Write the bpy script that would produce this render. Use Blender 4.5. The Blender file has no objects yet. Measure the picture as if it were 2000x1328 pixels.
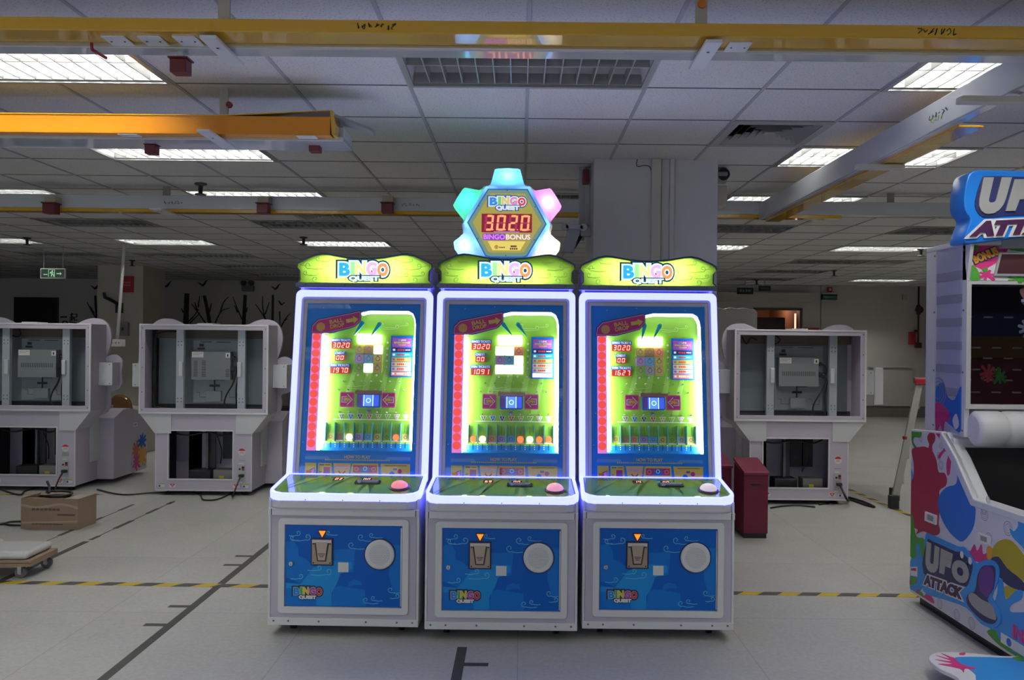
import bpy, bmesh, math, random
from mathutils import Matrix, Vector
from mathutils.geometry import tessellate_polygon

S = bpy.context.scene
COL = S.collection
R = math.radians
# ------------------------------------------------------------------ camera
F_PX, U0, V0, ROLL, CAM_Z = 1607.0, 1017.0, 667.0, R(0.55), 1.6
cam_d = bpy.data.cameras.new('camera')
cam = bpy.data.objects.new('camera', cam_d)
COL.objects.link(cam)
cam_d.sensor_fit = 'HORIZONTAL'
cam_d.sensor_width = 36.0
cam_d.lens = 36.0 * F_PX / 2000.0
cam_d.shift_x = -(U0 - 1000.0) / 2000.0
cam_d.shift_y = (V0 - 664.0) / 2000.0
cam_d.clip_start = 0.05
cam.matrix_world = Matrix.Translation((0, 0, CAM_Z)) @ Matrix.Rotation(R(90), 4, 'X') @ Matrix.Rotation(ROLL, 4, 'Z')
S.camera = cam
# ------------------------------------------------------------------ view, world
S.view_settings.view_transform = 'Standard'
S.view_settings.look = 'None'
S.view_settings.gamma = 1.0
S.view_settings.use_curve_mapping = False
S.view_settings.exposure = 0.0
S.cycles.max_bounces = 6
S.cycles.diffuse_bounces = 3
S.cycles.glossy_bounces = 3
S.cycles.transparent_max_bounces = 8
S.cycles.sample_clamp_indirect = 4.0
S.cycles.use_denoising = True
S.cycles.caustics_reflective = False
S.cycles.caustics_refractive = False
W = bpy.data.worlds.new('world')
S.world = W
W.use_nodes = True
W.node_tree.nodes['Background'].inputs[0].default_value = (0.80, 0.88, 1.0, 1)
W.node_tree.nodes['Background'].inputs[1].default_value = 3.0
TUBE = 92.0          # radiance of a burning fluorescent tube
ROOF = 2.90          # ceiling height


def P(u, v, D):
    """the place at distance D that the photograph shows at (u, v)"""
    du, dv = u - U0, v - V0
    c, s = math.cos(ROLL), math.sin(ROLL)
    return Vector(((du * c + dv * s) / F_PX * D, D, CAM_Z - (-du * s + dv * c) / F_PX * D))


def at_z(u, v, z):
    q = P(u, v, 1.0)
    return P(u, v, (z - CAM_Z) / (q.z - CAM_Z))


def at_x(u, v, x):
    return P(u, v, x / P(u, v, 1.0).x)


def lin(c):
    c = c / 255.0
    return c / 12.92 if c <= 0.04045 else ((c + 0.055) / 1.055) ** 2.4


def rgb(r, g, b, k=1.0):
    return (lin(r) * k, lin(g) * k, lin(b) * k, 1.0)


# ------------------------------------------------------------------ materials
_M = {}


def pbr(name, col, rough=0.5, metal=0.0, coat=0.0, spec=0.5, var=0.0, scale=8.0, bump=0.0, bscale=60.0):
    if name in _M:
        return _M[name]
    m = bpy.data.materials.new(name)
    m.use_nodes = True
    nt = m.node_tree
    b = nt.nodes['Principled BSDF']
    b.inputs['Base Color'].default_value = (*col[:3], 1)
    b.inputs['Roughness'].default_value = rough
    b.inputs['Metallic'].default_value = metal
    b.inputs['Coat Weight'].default_value = coat
    b.inputs['Specular IOR Level'].default_value = spec
    if var or bump:
        tc = nt.nodes.new('ShaderNodeTexCoord')
    if var:
        n = nt.nodes.new('ShaderNodeTexNoise')
        n.inputs['Scale'].default_value = scale
        n.inputs['Detail'].default_value = 6
        nt.links.new(tc.outputs['Object'], n.inputs['Vector'])
        mx = nt.nodes.new('ShaderNodeMix')
        mx.data_type = 'RGBA'
        mx.inputs['A'].default_value = (*[c * (1 - var) for c in col[:3]], 1)
        mx.inputs['B'].default_value = (*[min(1, c * (1 + var)) for c in col[:3]], 1)
        nt.links.new(n.outputs['Fac'], mx.inputs['Factor'])
        nt.links.new(mx.outputs['Result'], b.inputs['Base Color'])
    if bump:
        n2 = nt.nodes.new('ShaderNodeTexNoise')
        n2.inputs['Scale'].default_value = bscale
        nt.links.new(tc.outputs['Object'], n2.inputs['Vector'])
        bp = nt.nodes.new('ShaderNodeBump')
        bp.inputs['Strength'].default_value = bump
        nt.links.new(n2.outputs['Fac'], bp.inputs['Height'])
        nt.links.new(bp.outputs['Normal'], b.inputs['Normal'])
    _M[name] = m
    return m


def emi(name, col, k=1.0, back=None):
    """a surface that gives off light; unlit reflectance stays under it"""
    if name in _M:
        return _M[name]
    m = bpy.data.materials.new(name)
    m.use_nodes = True
    b = m.node_tree.nodes['Principled BSDF']
    back = back or tuple(min(1.0, c) * .25 for c in col[:3])
    b.inputs['Base Color'].default_value = (*back, 1)
    b.inputs['Roughness'].default_value = 0.4
    b.inputs['Emission Color'].default_value = (*col[:3], 1)
    b.inputs['Emission Strength'].default_value = k
    _M[name] = m
    return m


def lucent(name, col, t=0.8):
    """diffusing plastic: light behind it comes through"""
    if name in _M:
        return _M[name]
    m = bpy.data.materials.new(name)
    m.use_nodes = True
    nt = m.node_tree
    nt.nodes.remove(nt.nodes['Principled BSDF'])
    o = nt.nodes['Material Output']
    d = nt.nodes.new('ShaderNodeBsdfDiffuse')
    tr = nt.nodes.new('ShaderNodeBsdfTranslucent')
    for n in (d, tr):
        n.inputs['Color'].default_value = (*col[:3], 1)
    mx = nt.nodes.new('ShaderNodeMixShader')
    mx.inputs[0].default_value = t
    nt.links.new(d.outputs[0], mx.inputs[1])
    nt.links.new(tr.outputs[0], mx.inputs[2])
    nt.links.new(mx.outputs[0], o.inputs[0])
    _M[name] = m
    return m


def pane(name, tint=(1, 1, 1), refl=1.45):
    if name in _M:
        return _M[name]
    m = bpy.data.materials.new(name)
    m.use_nodes = True
    nt = m.node_tree
    nt.nodes.remove(nt.nodes['Principled BSDF'])
    o = nt.nodes['Material Output']
    t = nt.nodes.new('ShaderNodeBsdfTransparent')
    t.inputs['Color'].default_value = (*tint, 1)
    g = nt.nodes.new('ShaderNodeBsdfGlossy')
    g.inputs['Roughness'].default_value = 0.02
    fr = nt.nodes.new('ShaderNodeFresnel')
    fr.inputs['IOR'].default_value = refl
    mx = nt.nodes.new('ShaderNodeMixShader')
    ge = nt.nodes.new('ShaderNodeNewGeometry')
    inv = nt.nodes.new('ShaderNodeMath')
    inv.operation = 'SUBTRACT'
    inv.inputs[0].default_value = 1.0
    nt.links.new(ge.outputs['Backfacing'], inv.inputs[1])
    mu = nt.nodes.new('ShaderNodeMath')
    mu.operation = 'MULTIPLY'
    nt.links.new(fr.outputs[0], mu.inputs[0])
    nt.links.new(inv.outputs[0], mu.inputs[1])
    nt.links.new(mu.outputs[0], mx.inputs[0])
    nt.links.new(t.outputs[0], mx.inputs[1])
    nt.links.new(g.outputs[0], mx.inputs[2])
    nt.links.new(mx.outputs[0], o.inputs[0])
    _M[name] = m
    return m


# ------------------------------------------------------------------ geometry helpers
_T = {}


def glyphs(txt, off):
    key = (txt, round(off, 4))
    if key not in _T:
        cu = bpy.data.curves.new('lettering', 'FONT')
        cu.body = txt
        cu.size = 1
        cu.offset = off
        cu.extrude = 0.5
        cu.resolution_u = 4
        ob = bpy.data.objects.new('lettering', cu)
        COL.objects.link(ob)
        dg = bpy.context.evaluated_depsgraph_get()
        me = bpy.data.meshes.new_from_object(ob.evaluated_get(dg))
        par = list(range(len(me.vertices)))

        def root(i):
            while par[i] != i:
                par[i] = par[par[i]]
                i = par[i]
            return i
        for e in me.edges:
            par[root(e.vertices[0])] = root(e.vertices[1])
        order = {}
        isl = [order.setdefault(root(i), len(order)) % 4 for i in range(len(par))]
        _T[key] = ([tuple(v.co) for v in me.vertices], [tuple(p.vertices) for p in me.polygons], isl)
        bpy.data.objects.remove(ob)
        bpy.data.curves.remove(cu)
        bpy.data.meshes.remove(me)
    return _T[key]


class MB:
    """collects shapes; axes: x right, y away from the viewer, z up"""

    def __init__(s, m=None, M=None):
        s.v, s.f, s.fm, s.sm, s.mats, s.cur = [], [], [], [], [], 0
        s.M = M or Matrix()
        if m:
            s.m(m)

    def m(s, mat):
        if mat not in s.mats:
            s.mats.append(mat)
        s.cur = s.mats.index(mat)
        return s

    def add(s, vs, fs, smooth=False):
        b = len(s.v)
        s.v += [tuple(s.M @ Vector(v)) for v in vs]
        for f in fs:
            s.f.append([b + i for i in f])
            s.fm.append(s.cur)
            s.sm.append(smooth)
        return s

    def box(s, x0, x1, y0, y1, z0, z1):
        vs = [(x, y, z) for x in (x0, x1) for y in (y0, y1) for z in (z0, z1)]
        return s.add(vs, [(0, 1, 3, 2), (4, 6, 7, 5), (0, 4, 5, 1), (2, 3, 7, 6), (0, 2, 6, 4), (1, 5, 7, 3)])

    def prism(s, loops, d0, d1, ax='y', smooth=False):
        """an outline (x, z) given depth along y, or along another axis; further loops are holes"""
        if not isinstance(loops[0][0], (tuple, list, Vector)):
            loops = [loops]

        def co(p, d):
            if ax == 'y':
                return (p[0], d, p[1])
            if ax == 'x':
                return (d, p[0], p[1])
            return (p[0], p[1], d)
        flat = [p for l in loops for p in l]
        n = len(flat)
        vs = [co(p, d0) for p in flat] + [co(p, d1) for p in flat]
        if len(loops) == 1:
            tri = [tuple(range(n))]
        else:
            tri = tessellate_polygon([[Vector((p[0], p[1], 0)) for p in l] for l in loops])
        fs = [tuple(t) for t in tri] + [tuple(n + i for i in reversed(t)) for t in tri]
        s.add(vs, fs)
        k = 0
        side = []
        for l in loops:
            for i in range(len(l)):
                a, b = k + i, k + (i + 1) % len(l)
                side.append((a, b, n + b, n + a))
            k += len(l)
        base = len(s.v) - 2 * n
        for f in side:
            s.f.append([base + i for i in f])
            s.fm.append(s.cur)
            s.sm.append(smooth)
        return s

    def cyl(s, p0, p1, r0, r1=None, n=16, smooth=True):
        return s.rings([(p0, r0), (p1, r0 if r1 is None else r1)], n, smooth)

    def rings(s, prof, n=16, smooth=True, cap=True):
        """circles strung on a straight axis"""
        p0, p1 = Vector(prof[0][0]), Vector(prof[-1][0])
        ax = (p1 - p0).normalized()
        a = ax.orthogonal().normalized()
        b = ax.cross(a)
        vs, fs = [], []
        for p, r in prof:
            p = Vector(p)
            vs += [tuple(p + a * math.cos(2 * math.pi * i / n) * r + b * math.sin(2 * math.pi * i / n) * r) for i in range(n)]
        for k in range(len(prof) - 1):
            for i in range(n):
                j = (i + 1) % n
                fs.append((k * n + i, k * n + j, (k + 1) * n + j, (k + 1) * n + i))
        s.add(vs, fs, smooth)
        if cap:
            b0 = len(s.v) - len(vs)
            for f in (range(n), range(len(vs) - n, len(vs))):
                s.f.append([b0 + i for i in f])
                s.fm.append(s.cur)
                s.sm.append(False)
        return s

    def dome(s, c, r, h, n=20, k=6, ax=(0, 0, 1)):
        c, ax = Vector(c), Vector(ax)
        return s.rings([(c + ax * (h * math.sin(i / k * math.pi / 2)), max(0.0005, r * math.cos(i / k * math.pi / 2))) for i in range(k + 1)], n)

    def ball(s, c, r, n=14, k=8):
        c = Vector(c)
        return s.rings([(c + Vector((0, 0, -r * math.cos(math.pi * i / k))), max(0.0004, r * math.sin(math.pi * i / k))) for i in range(k + 1)], n)

    def tube(s, pts, r, n=8, soft=True):
        pts = [Vector(p) for p in pts]
        if soft and len(pts) > 2:
            pts = smooth_path(pts)
        vs, fs = [], []
        up = Vector((0.13, 0.21, 0.97))
        for i, p in enumerate(pts):
            t = (pts[min(i + 1, len(pts) - 1)] - pts[max(i - 1, 0)]).normalized()
            if abs(t.dot(up)) > 0.97:
                up = Vector((0.97, 0.2, 0.1))
            a = t.cross(up).normalized()
            b = t.cross(a)
            up = -b if b.dot(up) < 0 else b
            b = t.cross(a)
            vs += [tuple(p + a * math.cos(2 * math.pi * k / n) * r + b * math.sin(2 * math.pi * k / n) * r) for k in range(n)]
        for i in range(len(pts) - 1):
            for k in range(n):
                j = (k + 1) % n
                fs.append((i * n + k, i * n + j, (i + 1) * n + j, (i + 1) * n + k))
        fs += [tuple(range(n)), tuple(range(len(vs) - n, len(vs)))]
        return s.add(vs, fs, True)

    def stroke(s, pts, w, d0, d1, soft=True):
        """a flat painted or cut line in the x-z plane"""
        pts = [Vector((p[0], 0, p[1])) for p in pts]
        if soft and len(pts) > 2:
            pts = smooth_path(pts)
        L, Rr = [], []
        for i, p in enumerate(pts):
            t = (pts[min(i + 1, len(pts) - 1)] - pts[max(i - 1, 0)])
            t = t.normalized() if t.length > 1e-9 else Vector((1, 0, 0))
            nrm = Vector((-t.z, 0, t.x))
            ww = w(i / (len(pts) - 1)) if callable(w) else w
            L.append(p + nrm * ww / 2)
            Rr.append(p - nrm * ww / 2)
        k = len(pts)
        vs = [(q.x, d0, q.z) for q in L] + [(q.x, d0, q.z) for q in Rr] + [(q.x, d1, q.z) for q in L] + [(q.x, d1, q.z) for q in Rr]
        fs = []
        for i in range(k - 1):
            fs += [(i, i + 1, k + i + 1, k + i), (2 * k + i, 3 * k + i, 3 * k + i + 1, 2 * k + i + 1),
                   (i, 2 * k + i, 2 * k + i + 1, i + 1), (k + i, k + i + 1, 3 * k + i + 1, 3 * k + i)]
        fs += [(0, k, 3 * k, 2 * k), (k - 1, 3 * k - 1, 4 * k - 1, 2 * k - 1)]
        return s.add(vs, fs)

    def text(s, txt, x0, x1, z0, z1, d0, d1, off=0.0, grow=0.0, warp=None):
        """lettering stretched to fill a box; grow thickens it beyond the box for an outline"""
        v, f, isl = glyphs(txt, off)
        xs, ys = [p[0] for p in v], [p[1] for p in v]
        ax, bx, ay, by = min(xs), max(xs), min(ys), max(ys)
        if grow:
            v, f, isl = glyphs(txt, off + grow)
        kx, ky = (x1 - x0) / (bx - ax), (z1 - z0) / (by - ay)
        out = []
        for p, k in zip(v, isl):
            x, z = x0 + (p[0] - ax) * kx, z0 + (p[1] - ay) * ky
            if warp:
                x, z = warp(x, z)
            out.append((x, (d0 - .00015 * k) if p[2] > 0 else d1, z))
        return s.add(out, f)

    def build(s, name, parent=None, bevel=0.0, loc=None, rotz=0.0, seg=2):
        me = bpy.data.meshes.new(name)
        me.from_pydata(s.v, [], s.f)
        for mm in s.mats:
            me.materials.append(mm)
        me.polygons.foreach_set('material_index', s.fm)
        me.polygons.foreach_set('use_smooth', s.sm)
        bm = bmesh.new()
        bm.from_mesh(me)
        bmesh.ops.recalc_face_normals(bm, faces=bm.faces)
        bm.to_mesh(me)
        bm.free()
        me.update()
        o = bpy.data.objects.new(name, me)
        COL.objects.link(o)
        if parent:
            o.parent = parent
        if loc is not None:
            o.location = loc
        o.rotation_euler.z = rotz
        if bevel:
            b = o.modifiers.new('bevel', 'BEVEL')
            b.width = bevel
            b.segments = seg
            b.limit_method = 'ANGLE'
            b.angle_limit = R(40)
        return o


def smooth_path(pts, k=5):
    out = []
    n = len(pts)
    for i in range(n - 1):
        p0, p1, p2, p3 = pts[max(i - 1, 0)], pts[i], pts[i + 1], pts[min(i + 2, n - 1)]
        for j in range(k):
            t = j / k
            out.append(0.5 * ((2 * p1) + (p2 - p0) * t + (2 * p0 - 5 * p1 + 4 * p2 - p3) * t * t + (3 * p1 - p0 - 3 * p2 + p3) * t ** 3))
    out.append(pts[-1])
    return out


def closed(pts, k=4):
    """a rounded outline through the points"""
    n = len(pts)
    out = []
    for i in range(n):
        p0, p1, p2, p3 = (Vector((*pts[(i + j) % n][:2], 0)) for j in (-1, 0, 1, 2))
        for j in range(k):
            t = j / k
            q = 0.5 * ((2 * p1) + (p2 - p0) * t + (2 * p0 - 5 * p1 + 4 * p2 - p3) * t * t + (3 * p1 - p0 - 3 * p2 + p3) * t ** 3)
            out.append((q.x, q.y))
    return out


def rrect(x0, x1, z0, z1, r, n=5):
    out = []
    for cx, cz, a0 in ((x1 - r, z1 - r, 0), (x0 + r, z1 - r, 90), (x0 + r, z0 + r, 180), (x1 - r, z0 + r, 270)):
        for i in range(n + 1):
            a = R(a0 + 90 * i / n)
            out.append((cx + r * math.cos(a), cz + r * math.sin(a)))
    return out


def circle(cx, cz, r, n=24, rz=None):
    return [(cx + r * math.cos(2 * math.pi * i / n), cz + (rz or r) * math.sin(2 * math.pi * i / n)) for i in range(n)]


def rect(x0, x1, z0, z1):
    return [(x0, z0), (x1, z0), (x1, z1), (x0, z1)]


def splat(cx, cz, r, arms, seed, sx=1.0, sz=1.0):
    rnd = random.Random(seed)
    pts = []
    for i in range(arms):
        a = 2 * math.pi * (i + rnd.uniform(-.2, .2)) / arms
        w = 2 * math.pi / arms * 0.22
        ro, ri = r * rnd.uniform(.8, 1.15), r * rnd.uniform(.42, .55)
        pts += [(cx + sx * ro * math.cos(a - w), cz + sz * ro * math.sin(a - w)), (cx + sx * ro * 1.08 * math.cos(a), cz + sz * ro * 1.08 * math.sin(a)),
                (cx + sx * ro * math.cos(a + w), cz + sz * ro * math.sin(a + w)),
                (cx + sx * ri * math.cos(a + math.pi / arms), cz + sz * ri * math.sin(a + math.pi / arms))]
    return closed(pts, 3)


SEG = {'0': 'abcdef', '1': 'bc', '2': 'abged', '3': 'abgcd', '4': 'fgbc', '5': 'afgcd', '6': 'afgedc', '7': 'abc', '8': 'abcdefg', '9': 'abcdfg'}


def digits(mb, txt, x0, x1, z0, z1, d0, d1, slant=0.06, thick=0.16):
    n = len(txt)
    cw = (x1 - x0) / n
    h = z1 - z0
    for i, ch in enumerate(txt):
        w = cw * 0.72
        bx = x0 + i * cw + cw * 0.12
        t = w * thick * 1.5

        def bar(p, q, r_, s_):
            pts = [(p, r_), (q, r_), (q, s_), (p, s_)]
            mb.prism([(bx + a + (b - h / 2) * slant * 2, z0 + b) for a, b in pts], d0, d1)
        g = t * .22
        for sgm in SEG[ch]:
            if sgm == 'a': bar(t, w - t, h - t, h)
            if sgm == 'd': bar(t, w - t, 0, t)
            if sgm == 'g': bar(t, w - t, h / 2 - t / 2, h / 2 + t / 2)
            if sgm == 'f': bar(0, t, h / 2 + g, h - g)
            if sgm == 'b': bar(w - t, w, h / 2 + g, h - g)
            if sgm == 'e': bar(0, t, g, h / 2 - g)
            if sgm == 'c': bar(w - t, w, g, h / 2 - g)


# ------------------------------------------------------------------ scene bookkeeping
def tag(o, label, cat, group=None):
    o['label'] = label
    o['category'] = cat
    if group:
        o['group'] = group
    return o


def thing(name, label, cat, loc=(0, 0, 0), rotz=0.0, group=None):
    o = bpy.data.objects.new(name, None)
    o.empty_display_size = 0.1
    COL.objects.link(o)
    o.location = loc
    o.rotation_euler.z = rotz
    return tag(o, label, cat, group)


def struct(o):
    o['kind'] = 'structure'
    return o


def copy_thing(src, loc, label, rotz=0.0, group=None):
    r = src.copy()
    COL.objects.link(r)
    r.location = loc
    r.rotation_euler.z = rotz
    r['label'] = label
    if group:
        r['group'] = group
    for ch in list(src.children):
        c = ch.copy()
        COL.objects.link(c)
        c.parent = r
        for g in list(ch.children):
            d = g.copy()
            COL.objects.link(d)
            d.parent = c
    return r


# ------------------------------------------------------------------ shared finishes
WHITE = pbr('white_cabinet_paint', (.70, .68, .72), .38, var=.04, scale=3)
LILAC = pbr('lilac_white_laminate', (.56, .52, .60), .45, var=.05, scale=2)
TRIM = pbr('white_edge_trim', (.76, .76, .76), .35)
NAVY = pbr('navy_print', rgb(12, 40, 90), .35)
BLACK = pbr('black_plastic', (.012, .012, .014), .45)
CABLE = pbr('black_cable_rubber', (.01, .01, .011), .5)
STEEL = pbr('brushed_steel', (.55, .55, .55), .35, .9)
GREYM = pbr('grey_painted_steel', (.36, .38, .39), .45, .2)
PAPER = pbr('white_sticker', (.75, .74, .72), .6)
REDP = pbr('red_print', rgb(205, 40, 50), .5)
# ================================================================== the room
XL, XR, YF, YB = -13.178, 9.0, -5.0, 18.3
GX, GY, CELL = 0.022, 4.19, 0.6


def room(o, label, cat):
    return struct(tag(o, label, cat))


def floor_material():
    m = bpy.data.materials.new('vinyl_floor')
    m.use_nodes = True
    nt = m.node_tree
    b = nt.nodes['Principled BSDF']
    tc = nt.nodes.new('ShaderNodeTexCoord')
    br = nt.nodes.new('ShaderNodeTexBrick')
    br.offset = 0.0
    for k, v in (('Scale', 1.0), ('Mortar Size', 0.003), ('Mortar Smooth', .3), ('Brick Width', 1.2), ('Row Height', 1.2), ('Bias', -.2)):
        br.inputs[k].default_value = v
    br.inputs['Color1'].default_value = (.50, .50, .465, 1)
    br.inputs['Color2'].default_value = (.53, .53, .495, 1)
    br.inputs['Mortar'].default_value = (.36, .36, .335, 1)
    nt.links.new(tc.outputs['Object'], br.inputs['Vector'])
    n = nt.nodes.new('ShaderNodeTexNoise')
    n.inputs['Scale'].default_value = 1.3
    n.inputs['Detail'].default_value = 10
    n.inputs['Roughness'].default_value = .7
    nt.links.new(tc.outputs['Object'], n.inputs['Vector'])
    n2 = nt.nodes.new('ShaderNodeTexNoise')
    n2.inputs['Scale'].default_value = 45
    n2.inputs['Detail'].default_value = 4
    nt.links.new(tc.outputs['Object'], n2.inputs['Vector'])
    ad = nt.nodes.new('ShaderNodeMath')
    ad.operation = 'ADD'
    nt.links.new(n.outputs['Fac'], ad.inputs[0])
    nt.links.new(n2.outputs['Fac'], ad.inputs[1])
    mr = nt.nodes.new('ShaderNodeMapRange')
    mr.inputs['From Min'].default_value = .6
    mr.inputs['From Max'].default_value = 1.4
    mr.inputs['To Min'].default_value = .80
    mr.inputs['To Max'].default_value = 1.12
    nt.links.new(ad.outputs[0], mr.inputs['Value'])
    mx = nt.nodes.new('ShaderNodeMix')
    mx.data_type = 'RGBA'
    mx.blend_type = 'MULTIPLY'
    mx.inputs['Factor'].default_value = 1
    nt.links.new(br.outputs['Color'], mx.inputs['A'])
    nt.links.new(mr.outputs['Result'], mx.inputs['B'])
    nt.links.new(mx.outputs['Result'], b.inputs['Base Color'])
    b.inputs['Roughness'].default_value = .38
    b.inputs['Specular IOR Level'].default_value = .4
    return m


def tile_material():
    m = bpy.data.materials.new('mineral_ceiling_tile')
    m.use_nodes = True
    nt = m.node_tree
    b = nt.nodes['Principled BSDF']
    tc = nt.nodes.new('ShaderNodeTexCoord')
    n = nt.nodes.new('ShaderNodeTexNoise')
    n.inputs['Scale'].default_value = 110
    n.inputs['Detail'].default_value = 2
    nt.links.new(tc.outputs['Object'], n.inputs['Vector'])
    r = nt.nodes.new('ShaderNodeValToRGB')
    r.color_ramp.elements[0].position = .30
    r.color_ramp.elements[0].color = (.50, .50, .50, 1)
    r.color_ramp.elements[1].position = .44
    r.color_ramp.elements[1].color = (.80, .79, .78, 1)
    nt.links.new(n.outputs['Fac'], r.inputs[0])
    n3 = nt.nodes.new('ShaderNodeTexNoise')
    n3.inputs['Scale'].default_value = .9
    n3.inputs['Detail'].default_value = 5
    nt.links.new(tc.outputs['Object'], n3.inputs['Vector'])
    mr = nt.nodes.new('ShaderNodeMapRange')
    mr.inputs['From Min'].default_value = .3
    mr.inputs['From Max'].default_value = .7
    mr.inputs['To Min'].default_value = .9
    mr.inputs['To Max'].default_value = 1.05
    nt.links.new(n3.outputs['Fac'], mr.inputs['Value'])
    mx = nt.nodes.new('ShaderNodeMix')
    mx.data_type = 'RGBA'
    mx.blend_type = 'MULTIPLY'
    mx.inputs['Factor'].default_value = 1
    nt.links.new(r.outputs['Color'], mx.inputs['A'])
    nt.links.new(mr.outputs['Result'], mx.inputs['B'])
    nt.links.new(mx.outputs['Result'], b.inputs['Base Color'])
    b.inputs['Roughness'].default_value = .9
    return m


WALLM = pbr('off_white_wall_paint', (.60, .565, .52), .8, var=.08, scale=1.5)
WALLW = pbr('white_lower_wall_paint', (.60, .58, .55), .75, var=.06, scale=2)
room(MB(floor_material()).box(XL, XR, YF, YB, -.1, 0).build('floor'), 'pale grey vinyl factory floor', 'floor')
# (row, column) of each louvred light: 1 burning, 0 dark, .3 one tube burning
LIGHTS = {(0, -1): 1, (0, 0): 0, (0, 1): 1, (1, -1): 1, (1, 1): 1, (2, -2): 1, (2, -1): 1, (2, 0): 0, (2, 1): 1,
          (3, -2): 0, (3, -1): 0, (3, 1): 0, (3, 2): 0, (4, -3): 1, (4, -2): 1, (4, -1): 1, (4, 1): 1, (4, 2): 1,
          (5, -3): 0, (5, -2): 0, (5, 2): 0, (6, -2): 0, (6, 2): 0, (7, -2): 0, (7, 2): 0, (7, 3): 1, (2, 2): 1, (3, 3): 1, (4, 3): 1, (5, 3): 1,  # last four: hidden lights added to brighten the far right
          (-1, -1): 1, (-1, 0): 0, (-1, 1): 1, (-2, -1): 1, (-2, 0): 0, (-2, 1): 1, (-3, 0): 1, (1, 2): 1, (0, 2): 1}
VENTS = {(2, 1): 'square ceiling air diffuser with concentric louvres beside the white column',
         (-4, 7): 'dusty ceiling air diffuser behind the hanging orange rail',
         (-10, 14): 'far ceiling air diffuser above the wall mural',
         (9, 14): 'far ceiling air diffuser above the red wall panels'}
holes = set()
for (i, j) in LIGHTS:
    for k in (-1, 0):
        holes.add((k + 4 * j, -1 + 3 * i))
holes |= set(VENTS)
cb = MB(tile_material())
i0, i1 = round((XL - GX) / CELL), round((XR - GX) / CELL)
j0, j1 = math.floor((YF - GY) / CELL), math.ceil((YB - GY) / CELL)
for i in range(i0, i1):
    for j in range(j0, j1):
        if (i, j) not in holes:
            x, y = GX + i * CELL, GY + j * CELL
            cb.add([(x, y, ROOF), (x + CELL, y, ROOF), (x + CELL, y + CELL, ROOF), (x, y + CELL, ROOF)], [(0, 3, 2, 1)])
cb.box(XL, XR, YF, YB + .3, ROOF + .25, ROOF + .35)
room(cb.build('ceiling'), 'suspended ceiling of speckled mineral tiles', 'ceiling')
gb = MB(pbr('ceiling_grid_bar', (.46, .46, .48), .5))
for i in range(i0, i1 + 1):
    x = GX + i * CELL
    y0 = YF
    gaps = sorted(r for (r, c) in LIGHTS if 4 * c == i)
    for r in gaps + [None]:
        y1 = YB if r is None else GY + (3 * r - 1) * CELL + .002
        gb.box(x - .009, x + .009, y0, y1, ROOF - .006, ROOF - .001)
        if r is not None:
            y0 = GY + 3 * r * CELL - .002
g2 = pbr('ceiling_joint', (.16, .16, .16), .7)
gb.m(g2)
for j in range(j0, j1 + 1):
    y = GY + j * CELL
    if YF < y < YB:
        gb.box(XL, XR, y - .004, y + .004, ROOF - .003, ROOF)
room(gb.build('trim_1'), 'grid bars between the ceiling tiles', 'ceiling grid')

wb = MB(WALLM)
dx0, dx1, dz = P(1470, 700, YB).x, P(1566, 700, YB).x, P(1530, 603, YB).z
wb.prism([(XL, 0), (dx0, 0), (dx0, dz), (dx1, dz), (dx1, 0), (XR, 0), (XR, ROOF + .3), (XL, ROOF + .3)], YB, YB + .2)
wx = P(1603, 600, YB).x
lz = P(1700, 717, YB).z
wb.m(pbr('wall_joint', (.25, .24, .22), .8)).box(wx - .012, wx + .012, YB - .006, YB, 0, ROOF)
wb.m(WALLW).box(wx + .05, XR - .3, YB - .05, YB, .25, lz)
wb.box(wx + .05, XR - .3, YB - .10, YB, lz, lz + .03)
room(wb.build('wall_back'), 'off-white far wall with a bare-tree mural and a doorway', 'wall')
room(MB(WALLM).box(XL - .2, XL, YF, YB, 0, ROOF + .3).build('wall_left'), 'off-white wall along the left of the hall', 'wall')
room(MB(WALLM).box(XR, XR + .2, YF, YB, 0, ROOF + .3).build('wall_right'), 'off-white wall at the right end of the hall', 'wall')
fw = MB(WALLM)
wins = [(-12.5, -9.5), (-9, -6), (-5.5, -2.5), (-2, 1)]  # unseen window openings added to let daylight in
fw.prism([rect(XL, XR, 0, ROOF + .3)] + [rect(a, b, 1.0, 2.5) for a, b in wins], YF - .2, YF)
room(fw.build('wall_front'), 'unseen off-white wall behind the viewer with windows added for daylight', 'wall')
for k, (a, b) in enumerate(wins):
    w = MB(pbr('window_frame_aluminium', (.6, .6, .6), .4, .6))
    w.prism([rect(a, b, 1.0, 2.5), rect(a + .06, (a + b) / 2 - .03, 1.06, 2.44), rect((a + b) / 2 + .03, b - .06, 1.06, 2.44)], YF - .12, YF - .06)
    room(w.build('window_%d' % (k + 1)), 'unseen aluminium window added behind the viewer for daylight', 'window')
bs = MB(pbr('baseboard_grey', (.20, .19, .17), .6))
bs.box(wx - .8, XR, YB - .02, YB, 0, .24).box(XL, dx0, YB - .02, YB, 0, .12)
room(bs.build('baseboard_back'), 'dark baseboard along the far wall', 'baseboard')
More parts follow.
